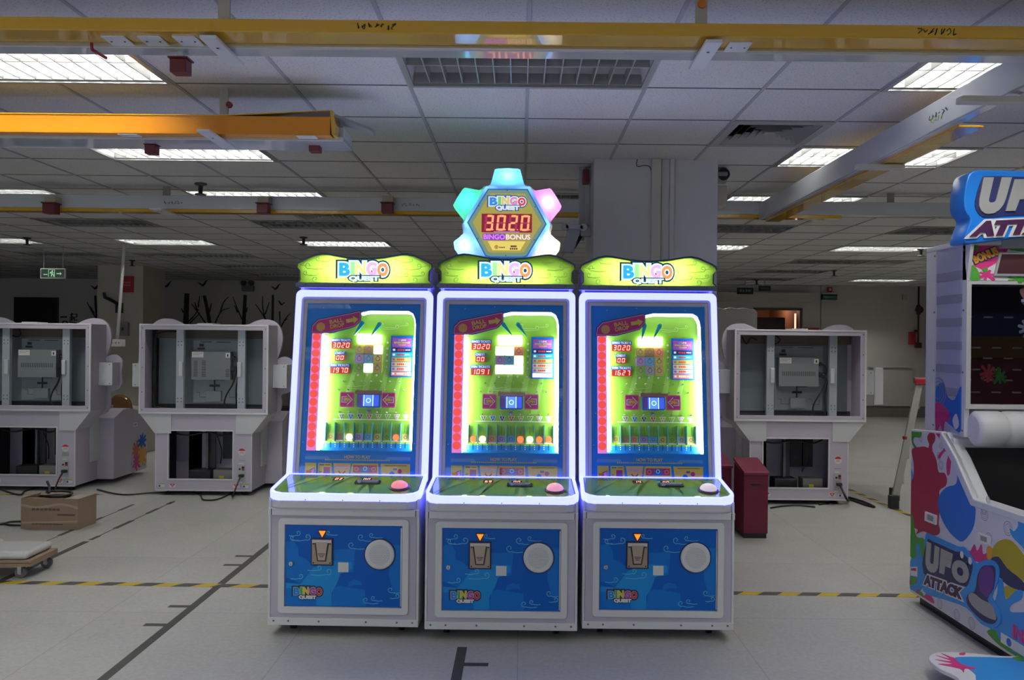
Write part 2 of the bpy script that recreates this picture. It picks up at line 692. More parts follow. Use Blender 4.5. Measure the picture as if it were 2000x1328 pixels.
# a lit passage behind the doorway
pb = MB(pbr('passage_orange_paint', (.38, .20, .13), .7))
pb.box(dx0 - .1, dx0, YB + .2, YB + 2.4, 0, 2.6).box(dx1, dx1 + .1, YB + .2, YB + 2.4, 0, 2.6).box(dx0 - .1, dx1 + .1, YB + 2.4, YB + 2.5, 0, 2.6)
pb.box(dx0 - .1, dx1 + .1, YB + .2, YB + 2.5, 2.6, 2.7)
pb.m(pbr('passage_floor', (.3, .3, .28), .5)).box(dx0 - .1, dx1 + .1, YB + .2, YB + 2.5, -.1, 0)
pb.m(pbr('dark_inner_door', (.02, .02, .025), .4)).box(dx0, dx1 - .14, YB + .75, YB + .80, 0, dz - .17)
room(pb.build('wall_passage'), 'orange painted passage seen through the far doorway', 'passage')
df = MB(pbr('door_frame_dark', (.10, .08, .07), .5))
df.box(dx1 - .06, dx1, YB - .02, YB + .2, 0, dz).box(dx0, dx1, YB - .02, YB + .2, dz - .03, dz + .02)
room(df.build('door_1'), 'dark frame of the far doorway', 'door frame')
sl = thing('lit_jamb_edge', 'lit edge of the far doorway frame, drawn as a glowing strip', 'lit edge', (dx1 - .13, YB + .06, 0))
MB(GREYM).box(-.02, .02, .02, .04, .9, dz - .1).build('jamb_edge_back', sl)
MB(emi('warm_jamb_glow', (1, .62, .40), 1.3)).box(-.018, .018, 0, .02, .9, dz - .1).build('tube', sl)  # frame edge catching the light, painted as a glowing bar; no lamp
ld = bpy.data.lights.new('passage_lamp', 'POINT')
ld.energy, ld.color, ld.shadow_soft_size = 5.5, (1, .62, .42), .1
lo = bpy.data.objects.new('passage_lamp', ld)
COL.objects.link(lo)
lo.location = ((dx0 + dx1) / 2 + .2, YB + 1.1, 2.45)
tag(lo, 'warm lamp under the passage ceiling behind the doorway', 'lamp')
# beige trunking above the doorway
a, b = P(1385, 575, YB - .2), P(1592, 590, YB - .2)
tag(MB(pbr('beige_trunking', (.50, .47, .41), .6)).box(a.x, b.x, 0, .2, 0, .21).build('wall_trunking', None, .01, (0, YB - .2, b.z)),
    'long beige wall trunking above the far doorway', 'trunking')

# ------------------------------------------------------------------ columns
colm = pbr('column_paint', (.60, .585, .59), .75, var=.05, scale=2)
c = MB(colm).box(.508, 1.385, 5.83, 6.55, 0, ROOF)
c.m(pbr('column_groove', (.30, .29, .29), .8))
for uu in (1272, 1291, 1308, 1314):
    x = P(uu, 400, 5.83).x
    c.box(x - .003, x + .003, 5.826, 5.83, 0, ROOF)
room(c.build('pillar_1'), 'wide white column right behind the bingo machines', 'column')
x0, x1 = P(1272, 400, 5.8).x, P(1291, 400, 5.8).x
tag(MB(pbr('beige_trunk_cover', (.55, .51, .46), .6)).box(x0, x1, 5.795, 5.83, .1, ROOF - .001).build('cable_trunking', None, .006),
    'beige upright cable trunking on the front of the white column', 'trunking')
x1, x2 = P(1308, 400, 5.8).x, P(1317, 400, 5.8).x
tag(MB(colm).box(x1, x2, 5.80, 5.83, .1, ROOF - .001).build('conduit_cover', None, .004),
    'narrow white conduit cover beside the beige trunking on the column', 'conduit')
lc = MB(pbr('far_column_paint', (.55, .52, .44), .8, var=.06, scale=2))
lc.box(-7.62, -6.80, 14.8, 15.7, 0, ROOF)
room(lc.build('pillar_2'), 'square cream column in the left rear of the hall', 'column')

# ------------------------------------------------------------------ louvred ceiling lights
REFL = pbr('lamp_reflector', (.85, .85, .84), .35)
LOUV = pbr('lamp_louvre', (.62, .63, .62), .28, .8)
LOFF = pbr('unlit_louvre', (.42, .42, .41), .4, .3)  # copy of the louvre finish toned down for lights that are off
TON = emi('burning_tube', (1.0, .985, .95), TUBE)
TOFF = pbr('dark_tube', (.8, .8, .78), .3)


def light_source(lit):
    t = thing('ceiling_light', '', 'ceiling light')
    LV = LOUV if lit else LOFF
    h = MB(LV)
    h.prism([rect(-.6, .6, -.3, .3), rect(-.575, .575, -.275, .275)], -.012, .002, 'z')
    h.m(REFL)
    h.add([(-.58, -.28, 0), (.58, -.28, 0), (.58, .28, 0), (-.58, .28, 0), (-.56, -.24, .12), (.56, -.24, .12), (.56, .24, .12), (-.56, .24, .12)],
          [(0, 1, 5, 4), (1, 2, 6, 5), (2, 3, 7, 6), (3, 0, 4, 7), (4, 5, 6, 7)])
    h.build('housing', t)
    l = MB(LV)
    for y in (-.27, -.004, .262):
        l.box(-.575, .575, y, y + .008, .0, .062)
    for k in range(1, 14):
        x = -.575 + 1.15 * k / 14
        l.box(x - .003, x + .003, -.265, -.004, .001, .062).box(x - .003, x + .003, .004, .265, .001, .062)
    l.build('louvre', t)
    for y in (-.135, .135):
        MB(TON if lit else TOFF).cyl((-.55, y, .084), (.55, y, .084), .013, n=10).build('tube', t)
    return t


rows = {0: 'nearest row', 1: 'second row', 2: 'third row', 3: 'fourth row', 4: 'fifth row', 5: 'sixth row', 6: 'seventh row', 7: 'farthest row'}
cols = {-3: 'at the far left', -2: 'left of the lit left column', -1: 'in the left column', 0: 'in the middle column', 1: 'just right of the middle',
        2: 'in the outer right column', 3: 'above the right-hand wall'}
proto = {}
for (i, j), lit in LIGHTS.items():
    x, y = GX + 4 * j * CELL, GY + (3 * i - .5) * CELL
    state = 'burning' if lit else 'dark'
    if i < 0 or (i in (0, 1) and j == 2):
        lab, grp = state + ' louvred ceiling light outside the picture', 'ceiling lights outside the picture'
    else:
        lab, grp = '%s louvred ceiling light, %s from the viewer, %s' % (state, rows[i], cols[j]), 'louvred ceiling lights'
    if (i, j) == (0, 0):
        lab = 'dark louvred ceiling light above the bingo machines with tubes off'
    if lit not in proto:
        o = proto[lit] = light_source(lit)
        o.location, o['label'], o['group'] = (x, y, ROOF), lab, grp
    else:
        copy_thing(proto[lit], (x, y, ROOF), lab, 0, grp)

# ------------------------------------------------------------------ air diffusers
DIFF = pbr('diffuser_paint', (.46, .46, .44), .5)
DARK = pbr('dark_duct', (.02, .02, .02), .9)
vp = None
for (i, j), lab in VENTS.items():
    loc = (GX + (i + .5) * CELL, GY + (j + .5) * CELL, ROOF)
    if vp is None:
        vp = thing('air_diffuser', lab, 'air vent', loc, 0, 'ceiling air diffusers')
        MB(DIFF).prism([rect(-.3, .3, -.3, .3), rect(-.25, .25, -.25, .25)], -.012, .004, 'z').build('frame', vp)
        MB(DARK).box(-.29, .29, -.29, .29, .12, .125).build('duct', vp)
        f = MB(DIFF)
        for k in range(5):
            a, b = .25 - .045 * k, .25 - .045 * k - .036
            f.add([(-a, -a, .0), (a, -a, .0), (a, a, .0), (-a, a, .0), (-b, -b, .04), (b, -b, .04), (b, b, .04), (-b, b, .04),
                   (-a, -a, -.004), (a, -a, -.004), (a, a, -.004), (-a, a, -.004)],
                  [(8, 9, 5, 4), (9, 10, 6, 5), (10, 11, 7, 6), (11, 8, 4, 7)])
        f.box(-.03, .03, -.03, .03, .0, .01)
        f.build('vane', vp)
    else:
        copy_thing(vp, loc, lab, 0, 'ceiling air diffusers')

# ------------------------------------------------------------------ overhead conductor rails
YEL = pbr('yellow_rail_paint', (.72, .395, .008), .16, coat=1.0, var=.05, scale=4)
ORG = pbr('orange_rail_paint', (.76, .27, .004), .3, coat=.2, var=.04, scale=4)
RAILW = pbr('white_rail_paint', (.62, .64, .66), .16, coat=1.0)
BEIGE = pbr('beige_rail_lip', (.50, .44, .30), .4)
MARK = pbr('marker_ink', (.03, .05, .02), .7)


def scribble(mb, x, z, y, w, n, seed):
    rnd = random.Random(seed)
    for k in range(n):
        x0 = x + w * k / n
        pts = [(x0 + rnd.uniform(0, w / n), z + rnd.uniform(-.014, .014)) for _ in range(4)]
        mb.stroke(pts, .0035, y - .0015, y)


r1 = thing('conductor_rail', 'yellow overhead rail with white underside crossing the whole foreground', 'overhead rail', (0, 3.0, 0))
b1 = MB(YEL).prism([(0, 2.768), (0, 2.7195), (.135, 2.7242), (.135, 2.768)], -4, 4, ax='x')
b1.build('yellow_channel', r1, .004)
MB(BEIGE).box(-4, 4, .136, .155, 2.716, 2.762).build('lip', r1)
MB(RAILW).prism([(.156, 2.765), (.156, 2.713), (.255, 2.7176), (.255, 2.765)], -4, 4, ax='x').build('white_channel', r1, .004)
for uu, cx in ((437, 0), (1370, 1)):
    x = P(uu, 30, 3.06).x
    h = MB(pbr('hanger_paint', (.50, .47, .40), .5)).box(x - .022, x + .022, .06, .068, 2.768, ROOF + .06)
    if cx:
        h.m(pbr('orange_cap', (.7, .2, .03), .4)).cyl((x, .05, 2.86), (x, .058, 2.86), .016)
    h.build('hanger', r1)
mk = MB(MARK)
for uu in (695, 1790):
    x = P(uu, 60, 3.0).x
    scribble(mk, x, 2.744, 0, .15, 7, uu)
mk.build('tied_marker_cord', r1)

r2 = thing('conductor_rail', 'orange overhead rail at left ending in a bent open cover', 'overhead rail', (0, 4.2, 0))
xe = P(645, 230, 4.2).x
o2 = MB(ORG)
o2.box(-4.6, xe, 0, .004, 2.648, 2.737).box(-4.6, xe, .0, .07, 2.645, 2.649)
o2.build('orange_plate', r2)
cv = MB(YEL)
xb = P(440, 215, 4.2).x
cv.add([(-4.6, -.004, 2.742), (xb, -.004, 2.742), (xe + .01, -.004, 2.772), (-4.6, .10, 2.742), (xb, .10, 2.742), (xe + .01, .10, 2.772),
        (-4.6, -.004, 2.737), (xb, -.004, 2.737), (xe + .01, -.004, 2.768), (-4.6, .10, 2.737), (xb, .10, 2.737), (xe + .01, .10, 2.768)],
       [(0, 1, 4, 3), (1, 2, 5, 4), (6, 9, 10, 7), (7, 10, 11, 8), (0, 6, 7, 1), (1, 7, 8, 2), (3, 4, 10, 9), (4, 5, 11, 10), (0, 3, 9, 6), (2, 8, 11, 5)])
cv.prism([(xe - .002, 2.772), (xe + .012, 2.766), (xe + .03, 2.70), (xe + .026, 2.648), (xe + .008, 2.648)], .0, .09)
cv.build('cover', r2)
MB(pbr('rail_interior', (.03, .025, .02), .8)).box(-4.6, xe - .004, .02, .09, 2.66, 2.737).build('core', r2)
MB(RAILW).box(-4.6, xe + .05, .075, .30, 2.632, 2.655).box(-4.6, xe + .05, .10, .30, 2.655, 2.71).build('white_channel', r2, .003)
x = P(437, 190, 4.26).x
MB(pbr('hanger_paint', (.5, .5, .5), .5)).box(x - .022, x + .022, .06, .07, 2.71, ROOF).m(pbr('hanger_bolt', (.25, .03, .03), .5)).cyl((x + .03, .05, 2.81), (x + .03, .065, 2.81), .016).build('hanger', r2)
eb = MB(GREYM)
q = P(655, 236, 4.3)
eb.box(q.x, q.x + .02, .12, .2, 2.64, 2.77).add([(q.x, .05, 2.77), (q.x + .17, .2, 2.735), (q.x + .17, .32, 2.735), (q.x, .22, 2.77),
                                               (q.x, .05, 2.755), (q.x + .17, .2, 2.72), (q.x + .17, .32, 2.72), (q.x, .22, 2.755)],
                                              [(0, 1, 2, 3), (4, 7, 6, 5), (0, 4, 5, 1), (1, 5, 6, 2), (2, 6, 7, 3), (3, 7, 4, 0)])
eb.build('end_bracket', r2)

r3 = thing('conductor_rail', 'white overhead rail with thin yellow edge across the middle of the hall', 'overhead rail', (0, 7.0, 0))
MB(RAILW).box(-6.5, 5.2, 0, .1, 2.70, 2.815).build('white_channel', r3, .004)
MB(YEL).box(-6.5, 2.72, .0, .1, 2.672, 2.699).build('yellow_edge', r3)
for uu in (325, 1740):
    x = P(uu, 375, 7.05).x
    MB(pbr('hanger_paint2', (.38, .36, .32), .5)).box(x - .03, x + .03, .05, .06, 2.815, ROOF).build('hanger', r3)
mk = MB(MARK)
scribble(mk, P(320, 395, 7).x, 2.755, 0, .16, 6, 3)
scribble(mk, P(785, 395, 7).x, 2.755, 0, .16, 6, 4)
mk.build('tied_marker_cord', r3)

r4 = thing('conductor_rail', 'white overhead rail with yellow inner edge running away at right', 'overhead rail', (2.01, 0, 0))
MB(RAILW).box(0, .012, 3.26, 6.98, 2.652, 2.79).box(0.012, .06, 3.26, 6.98, 2.648, 2.66).build('white_channel', r4, .003)
MB(YEL).box(.055, .175, 3.9, 6.98, 2.636, 2.646).box(.055, .062, 3.9, 6.98, 2.646, 2.70).build('yellow_channel', r4, .002)
for (u, v, w) in ((1718, 326, .27), (1990, 196, .5)):
    q = at_z(u, v, 2.62)
    MB(pbr('crossbar_paint', (.60, .58, .52), .4)).box(q.x - 2.01 - w / 2, q.x - 2.01 + w / 2, q.y - .025, q.y + .025, 2.605, 2.632).build('cross_bar', r4, .003)
mk = MB(MARK, Matrix.Translation((0, 0, 0)) @ Matrix.Rotation(R(-90), 4, 'Z'))
q = at_x(1815, 225, 2.01)
scribble(mk, -q.y, 2.72, -.0005, .18, 6, 8)
mk.m(pbr('green_cord', (.25, .4, .05), .6))
scribble(mk, -q.y + .02, 2.70, -.0005, .12, 4, 9)
mk.build('tied_marker_cord', r4)

# white tag plates, slanted plates and red sockets on the rails
TAG = pbr('white_tag_plate', (.74, .74, .76), .35)
for k, (u, lab) in enumerate(((231, 'leftmost of three white tag plates under the front rail'), (300, 'middle of three white tag plates under the front rail'),
                              (368, 'rightmost of three white tag plates under the front rail'), (1441, 'white tag plate with two screws under the front rail at right'))):
    q = at_z(u, 79 if u < 1000 else 91, 2.72)
    t = thing('tag_plate', lab, 'tag plate', (q.x, q.y, 2.7215), 0, 'white tag plates on the rails')
    MB(TAG).box(-.043, .043, -.05, .05, -.006, 0).build('plate', t, .002)
    sc = MB(MARK)
    for s_ in (-.025, .025):
        sc.cyl((s_, 0, -.006), (s_, 0, -.0075), .004, n=8)
    sc.build('screw', t)
for (u, v, lab) in ((250, 261, 'white tag plate under the middle of the orange rail'), (590, 257, 'white tag plate under the open end of the orange rail')):
    q = at_z(u, v, 2.645)
    tag(MB(TAG).box(-.05, .05, -.03, .03, -.006, 0).build('tag_plate', None, .002, (q.x, 4.235, 2.6445)), lab, 'tag plate', 'white tag plates on the rails')
for (u, v, z, w, l, lab) in ((435, 97, 2.70, .03, .30, 'white slanted plate crossing under the front rail at left'), (1377, 105, 2.70, .03, .30, 'white slanted plate crossing under the front rail at right'),
                             (423, 270, 2.63, .032, .36, 'white slanted plate crossing under the orange rail'), (321, 413, 2.655, .05, .34, 'white slanted plate under the thin-edged rail')):
    q = at_z(u, v, z)
    s_ = TAG
    o = MB(s_).box(-w, w, -l / 2, l / 2, -.012, 0).m(MARK).cyl((0, -.05, -.012), (0, -.05, -.0135), .006, n=8).build('cross_plate', None, .002, (q.x, q.y, z + .0))
    tag(o, lab, 'plate', 'slanted plates under the rails')
REDS = pbr('dark_red_socket', (.13, .006, .012), .4)
sp = None
for (u, v, D, sc_, lab) in ((353, 130, 3.2, .055, 'dark red socket under the front rail at left'), (297, 292, 4.4, .05, 'dark red socket below the middle of the orange rail'),
                            (616, 288, 4.4, .05, 'dark red socket below the end of the orange rail'), (100, 407, 6.92, .085, 'leftmost dark red socket on the thin-edged rail'),
                            (515, 407, 6.92, .08, 'dark red socket on the thin-edged rail behind the orange rail'), (757, 406, 6.92, .08, 'dark red socket on the thin-edged rail left of the bingo topper')):
    q = P(u, v, D)
    t = thing('power_socket', lab, 'socket', q, 0, 'dark red sockets on the rails')
    k = sc_ / .055
    MB(REDS).box(-.032 * k, .032 * k, -.03 * k, .03 * k, -.03 * k, .024 * k).build('body', t, .004)
    MB(REDS).box(-.038 * k, .038 * k, -.034 * k, .034 * k, .024 * k, .03 * k).build('lid', t)
    if D > 6:
        MB(BEIGE).box(-.045, .045, -.02, 7.004 - q.y, .045, .10).build('bracket', t)
    elif D < 4:
        MB(RAILW).box(-.012, .012, -.01, .01, .03, 2.715 - q.z).build('bracket', t)
    else:
        MB(RAILW).box(-.012, .012, -.01, .01, .03 * k, 2.634 - q.z).build('bracket', t)
q1, q2, q3 = P(179, 90, 3.1), P(180, 97, 3.1), P(207, 113, 3.2)
tag(MB(pbr('red_hook_paint', (.35, .01, .02), .4)).tube([q1 + Vector((0, 0, .012)), q1, q2, q3], .006, 8, False).build('rail_hook'), 'small bent red hook hanging from the front rail', 'hook')

# ------------------------------------------------------------------ sprinklers and small ceiling fittings
spk = None
for (u, v, lab) in ((392, 358, 'ceiling sprinkler behind the orange rail end'), (258, 508, 'ceiling sprinkler before the cream column'), (53, 464, 'ceiling sprinkler at the far left'),
                    (593, 463, 'ceiling sprinkler above the left bingo machine'), (1629, 528, 'ceiling sprinkler before the red alarm'), (1799, 486, 'ceiling sprinkler beside the right machine tower'),
                    (1478, 546, 'ceiling sprinkler beside the far exit boxes')):
    q = at_z(u, v, ROOF)
    if spk is None:
        spk = thing('sprinkler', lab, 'sprinkler', q, 0, 'ceiling sprinklers')
        MB(pbr('sprinkler_metal', (.08, .08, .075), .4, .5)).rings([((0, 0, 0), .05), ((0, 0, -.012), .05), ((0, 0, -.02), .02), ((0, 0, -.09), .016)], 12).build('base', spk)
        MB(pbr('sprinkler_metal', (.08, .08, .075), .4, .5)).cyl((0, 0, -.09), (0, 0, -.1), .045, n=12).build('deflector', spk)
    else:
        copy_thing(spk, q, lab)

# ------------------------------------------------------------------ tape on the floor
TAPE = pbr('worn_black_tape', (.045, .043, .04), .5, var=.3, scale=20)
tg = 'black marking tapes on the floor'


def tape(x, y0, y1, lab, ticks=(), worn=False, side=-1, w=.05):
    m = MB(TAPE)
    if worn:
        rnd = random.Random(int(abs(x) * 100))
        m.box(x - .006, x + .004, y0, y1, 0, .0011)
        y = y0
        while y < y1:
            l = rnd.uniform(.1, .45)
            m.box(x - w / 2 * rnd.uniform(.5, 1), x + w / 2 * rnd.uniform(.4, 1), y, min(y1, y + l), 0, .0012)
            y += l + rnd.uniform(.03, .3)
    else:
        m.box(x - w / 2, x + w / 2, y0, y1, 0, .0012)
    for t in ticks:
        m.box(*(sorted((x + side * .025, x + side * .145))), t - .02, t + .02, 0, .0012)
    return tag(m.build('floor_tape'), lab, 'floor tape', tg)


tape(-1.94, 2.6, 7.2, 'black floor tape with side ticks left of the bingo machines', (4.59, 4.91, 5.82, 6.06))
tape(-.29, 2.6, 4.3, 'black floor tape running out under the middle bingo machine', (4.07,), side=1)
tape(-3.39, 4.8, 6.45, 'black floor tape running under the loaded dolly')
tape(-3.385, 6.5, 8.1, 'broken black floor tape left of the cardboard carton', worn=True)
tape(-3.70, 6.3, 7.9, 'patchy black floor tape under the cardboard carton', worn=True)


def hazard(name, p0, p1, lab, w=.07):
    p0, p1 = Vector((*p0, 0)), Vector((*p1, 0))
    d = (p1 - p0)
    L = d.length
    t = d.normalized()
    n = Vector((-t.y, t.x, 0)) * w / 2
    yel, blk = pbr('yellow_tape', (.62, .44, .03), .5, var=.15, scale=15), pbr('black_tape', (.05, .05, .05), .5)
    m = MB()
    k = int(L / .125)
    for i in range(k):
        m.m(yel if i % 2 else blk)
        a, b = p0 + t * (L * i / k), p0 + t * (L * (i + 1) / k)
        sh = t * .06
        q = [a - n, b - n, b + n + sh, a + n + sh]
        m.add([(v.x, v.y, 0.0005) for v in q] + [(v.x, v.y, .0014) for v in q], [(4, 5, 6, 7), (0, 3, 2, 1), (0, 1, 5, 4), (2, 3, 7, 6)])
    return tag(m.build('hazard_tape'), lab, 'floor tape', 'yellow and black hazard tapes')


hazard('hazard_tape', (-6, 5.40), (2.9, 5.25), 'yellow and black hazard tape passing under the bingo machines')
hazard('hazard_tape', (-8, 8.30), (-4.3, 8.36), 'yellow and black hazard tape in front of the leftmost open cabinet', .06)
hazard('hazard_tape', (3.68, 7.4), (3.62, 10.5), 'yellow and black hazard tape beside the stepladder', .06)
sc = MB(pbr('torn_plastic', (.16, .15, .14), .5))
q = at_z(282, 1096, 0)
sc.M = Matrix.Translation((q.x, q.y, 0)) @ Matrix.Rotation(R(90), 4, 'X')
sc.stroke([(-.04, .03), (-.01, -.02), (.05, -.02), (.09, 0)], .012, -.006, -.001)
tag(sc.build('plastic_scrap'), 'torn dark scrap lying on the open floor', 'scrap')
q = at_z(45, 1126, 0)
sc = MB(BLACK, Matrix.Translation((q.x, q.y, 0)) @ Matrix.Rotation(R(90), 4, 'X'))
sc.stroke([(-.07, -.01), (.03, 0), (.08, .03)], .014, -.006, -.001)
tag(sc.build('plastic_scrap'), 'black scrap lying beside the dolly wheels', 'scrap')
# ================================================================== the three bingo machines
LED = emi('blue_white_led_band', (.70, .78, 7.0), 1.0)
LEDW = emi('white_led_strip', (1, 1, .95), 21.0)
SILV = pbr('silver_frame', (.52, .50, .49), .4, .0)
BLUE = pbr('blue_print', (.0, .12, .56), .35, spec=.3)
BLUE2 = pbr('blue_print_mid', (.004, .19, .66), .35, spec=.3)
BLUE3 = pbr('blue_print_light', (.012, .30, .76), .35, spec=.3)
CLOUD = pbr('cloud_line_print', (.14, .55, .80), .4)
GREENB = pbr('green_field_print', (.20, .46, .04), .4)
GREENL = pbr('green_field_light', (.30, .62, .10), .4)
MAG = pbr('magenta_print', (.55, .02, .20), .4)
YELP = pbr('yellow_print', (.75, .55, .10), .4)
PINKP = pbr('pink_print', (.85, .35, .75), .4)
WHITEP = pbr('white_print', (.85, .85, .85), .4)
PURP = pbr('purple_print', (.22, .08, .45), .4)
OLIVE = pbr('olive_print', (.40, .38, .06), .4)
BROWN = pbr('brown_print', (.33, .19, .07), .4)
CYANP = pbr('cyan_plastic', (.02, .40, .55), .25)
REDLED = emi('red_led_digit', (1.0, .42, .30), 1.6, (.3, .1, .08))
REDBG = emi('red_display_back', (.42, .008, .012), 1.0, (.06, .002, .002))
ORGLED = emi('orange_led_digit', (1.0, .30, .12), 1.5)
GLASS = pane('clear_glass')
LETB = [pbr('letter_blue', (.01, .25, .75), .4), pbr('letter_green', (.06, .45, .05), .4), pbr('letter_yellow', (.80, .62, .03), .4),
        pbr('letter_pink', (.55, .05, .40), .4), pbr('letter_red', (.65, .03, .05), .4)]
LETL = [emi('lit_letter_blue', (.03, .55, 1.0), .9), emi('lit_letter_green', (.45, .95, .35), 1.0), emi('lit_letter_yellow', (1, .90, .35), 1.0),
        emi('lit_letter_pink', (1, .55, .95), .95), emi('lit_letter_orange', (1, .38, .12), 1.0)]
LETT = [emi('sign_letter_blue', (.03, .30, .85), .8), emi('sign_letter_green', (.25, .75, .25), .7), emi('sign_letter_yellow', (.95, .75, .20), .7),
        emi('sign_letter_pink', (.95, .35, .65), .7), emi('sign_letter_red', (.9, .06, .08), .8)]
LITW = emi('lit_white_lettering', (.75, .95, 1.0), 1.0)
HEADG = lucent('green_header_acrylic', (.42, .74, .09), .62)


def logo(mb, x0, x1, z0, zm, z1, qx0, qx1, d, letters, white, navy, lit=False):
    """BINGO over QUEST, outlined twice"""
    n = 5
    wd = [.23, .10, .22, .22, .23]
    xs = [x0]
    for w in wd:
        xs.append(xs[-1] + (x1 - x0) * w)
    h = z1 - zm
    boxes = []
    for i, ch in enumerate('BINGO'):
        dz = (-.06, .02, .02, .0, -.07)[i] * h
        boxes.append((ch, xs[i] + .002, xs[i + 1] - .002, zm + dz + .001, z1 + dz))
    for mat, g, dd in ((navy, .19, d), (white, .10 if lit else .035, d - .0012), (None, 0, d - .0024)):
        for i, (ch, a, b, c, e) in enumerate(boxes):
            mb.m(mat or letters[i])
            mb.text(ch, a, b, c, e, dd - .0012 - .0001 * (i % 3), dd, .05, g)
    mb.m(navy).text('QUEST', qx0, qx1, z0, zm - .002, d - .0044, d - .0005, .08, .13)
    mb.m(white).text('QUEST', qx0, qx1, z0, zm - .002, d - .0056, d - .0044, .08, 0)


def swirl(mb, cx, cz, r, d, w, flip=1, tail=1.0):
    pts = []
    for i in range(16):
        a = i / 15 * 2.1 * math.pi
        rr = r * (1 - .78 * i / 15)
        pts.append((cx + flip * rr * math.cos(a + 4.2), cz + rr * math.sin(a + 4.2)))
    p0 = pts[0]
    pts = [(p0[0] + flip * -tail * r * 2.4, p0[1] - r * .1), (p0[0] + flip * -tail * r * 1.1, p0[1] - r * .25)] + pts
    mb.stroke(pts, w, d - .0008, d)


def bingo(loc, rotz, label, win, lit_cells, lit_slots, flips, counts, button, topper=False, lit_card=False):
    T = thing('bingo_machine', label, 'arcade machine', loc, rotz)
    # ---- base
    b = MB(LILAC)
    b.box(-.395, .395, .002, .82, .06, .745)
    b.build('base', T, .004)
    e = MB(TRIM)
    for s in (-1, 1):
        e.box(*sorted((s * .395, s * .408)), 0, .82, .06, .745)
    e.box(-.408, .408, -.004, .02, .058, .098)
    e.box(-.408, .408, -.012, .02, .652, .690)
    e.build('edge_trim', T, .003)
    k = MB(BLACK)
    for s in (-1, 1):
        k.box(*sorted((s * .388, s * .392)), -.0135, -.012, .654, .688)
    k.build('slot_end', T)
    sc = MB(pbr('screw_head', (.20, .18, .16), .4, .6))
    for x in (-.375, -.295, -.13, .125, .292, .375):
        sc.cyl((x, -.004, .082), (x, -.006, .082), .0055, n=8)
    for x in (-.2, 0, .2):
        sc.cyl((x, -.034, .742), (x, -.036, .742), .003, n=8)
    sc.build('screw', T)
    for x in (-.30, .30):
        for y in (.12, .70):
            c = MB(BLACK)
            c.cyl((x - .014, y, .030), (x + .014, y, .030), .030, n=16)
            c.m(STEEL).box(x - .02, x - .016, y - .02, y + .02, .03, .06).box(x + .016, x + .02, y - .02, y + .02, .03, .06)
            c.build('caster', T)
    # ---- apron under the console
    ap = MB(WHITE)
    oa = [(x_ * .985, y_ - .032) for x_, y_ in ((.411, .345), (.413, .09), (.408, .055), (.385, .022), (.345, .003), (.30, 0))]
    oa += [(-x_, y_) for x_, y_ in reversed(oa)]
    ap.prism(oa, .692, .742, 'z')
    ap.build('apron', T, .008)
    # ---- door with its frame
    fr = MB(TRIM).prism([rrect(-.352, .352, .124, .636, .02), rect(-.318, .318, .160, .602)], -.008, .004)
    fr.build('door_frame', T, .002)
    d0 = -.003
    dr = MB(BLUE).box(-.314, .314, d0, .006, .163, .599)
    a = d0 - .0004

    def Q(X, Y):        # door artwork, measured off the door face
        return ((X - 797) * .00058, .599 - (Y - 312) * .00058)
    dr.m(BLUE2)
    dr.prism([Q(*p) for p in ((262, 470), (330, 455), (372, 520), (380, 600), (440, 620), (520, 690), (530, 860), (440, 870), (262, 800))], a, d0)
    dr.prism([Q(*p) for p in ((705, 535), (908, 525), (890, 740), (705, 760))], a, d0)
    dr.prism([Q(*p) for p in ((690, 1058), (705, 900), (760, 870), (1000, 905), (1010, 1058))], a, d0)
    dr.prism([Q(*p) for p in ((1240, 480), (1330, 490), (1330, 940), (1270, 940), (1220, 760))], a, d0)
    dr.m(BLUE3)
    dr.prism([Q(*p) for p in ((262, 850), (400, 860), (520, 700), (705, 640), (880, 650), (880, 712), (770, 760), (735, 860), (690, 940), (690, 1058), (262, 1058))], a - .0002, d0)
    dr.m(BLUE2)
    dr.prism([Q(*p) for p in ((262, 1058), (262, 900), (330, 900), (545, 1010), (550, 1058))], a - .0004, d0)
    dr.prism([Q(*p) for p in ((840, 880), (850, 830), (900, 810), (960, 825), (975, 860), (905, 860))], a - .0003, d0)
    dr.m(CLOUD)
    for (X, Y, r, fl, tl) in ((460, 420, 34, 1, 1.6), (372, 385, 26, 1, 1.2), (318, 430, 22, -1, .8), (655, 378, 22, -1, 1.4), (960, 415, 34, -1, 1.2), (1058, 395, 24, -1, 1.6),
                              (872, 490, 34, -1, 1.3), (660, 738, 34, 1, 1.8), (570, 705, 26, 1, 1.5), (400, 785, 26, 1, 1.3), (1010, 1000, 30, -1, 1.4), (1080, 980, 24, -1, 1.2),
                              (1240, 900, 28, -1, 1.0), (1300, 955, 24, 1, .9)):
        x, z = Q(X, Y)
        swirl(dr, x, z, r * .00058, d0, .0035, fl, tl)
    x0, z1 = Q(332, 888)
    x1, zm = Q(606, 958)
    qx0, z0 = Q(386, 1000)
    qx1, _ = Q(550, 1000)
    logo(dr, x0, x1, z0, zm, z1, qx0, qx1, d0, LETB, WHITEP, pbr('logo_outline', (.02, .03, .06), .4))
    dr.build('door', T)
    x, z = Q(1138, 572)
    spk = MB(NAVY).cyl((x, d0, z), (x, d0 - .003, z), .086, n=48)
    spk.m(TRIM).rings([((x, d0 - .003, z), .080), ((x, d0 - .010, z), .079), ((x, d0 - .013, z), .072)], 48)
    spk.m(pbr('speaker_hole', (.10, .10, .11), .8))
    for rr in range(1, 9):
        nn = 6 * rr
        for q in range(nn):
            aa = 2 * math.pi * q / nn
            cx, cz = x + rr * .0066 * math.cos(aa), z + rr * .0066 * math.sin(aa)
            spk.prism(circle(cx, cz, .0016, 5), -.0165, -.016)
    spk.build('speaker_grille', T)
    x, z = Q(600, 555)
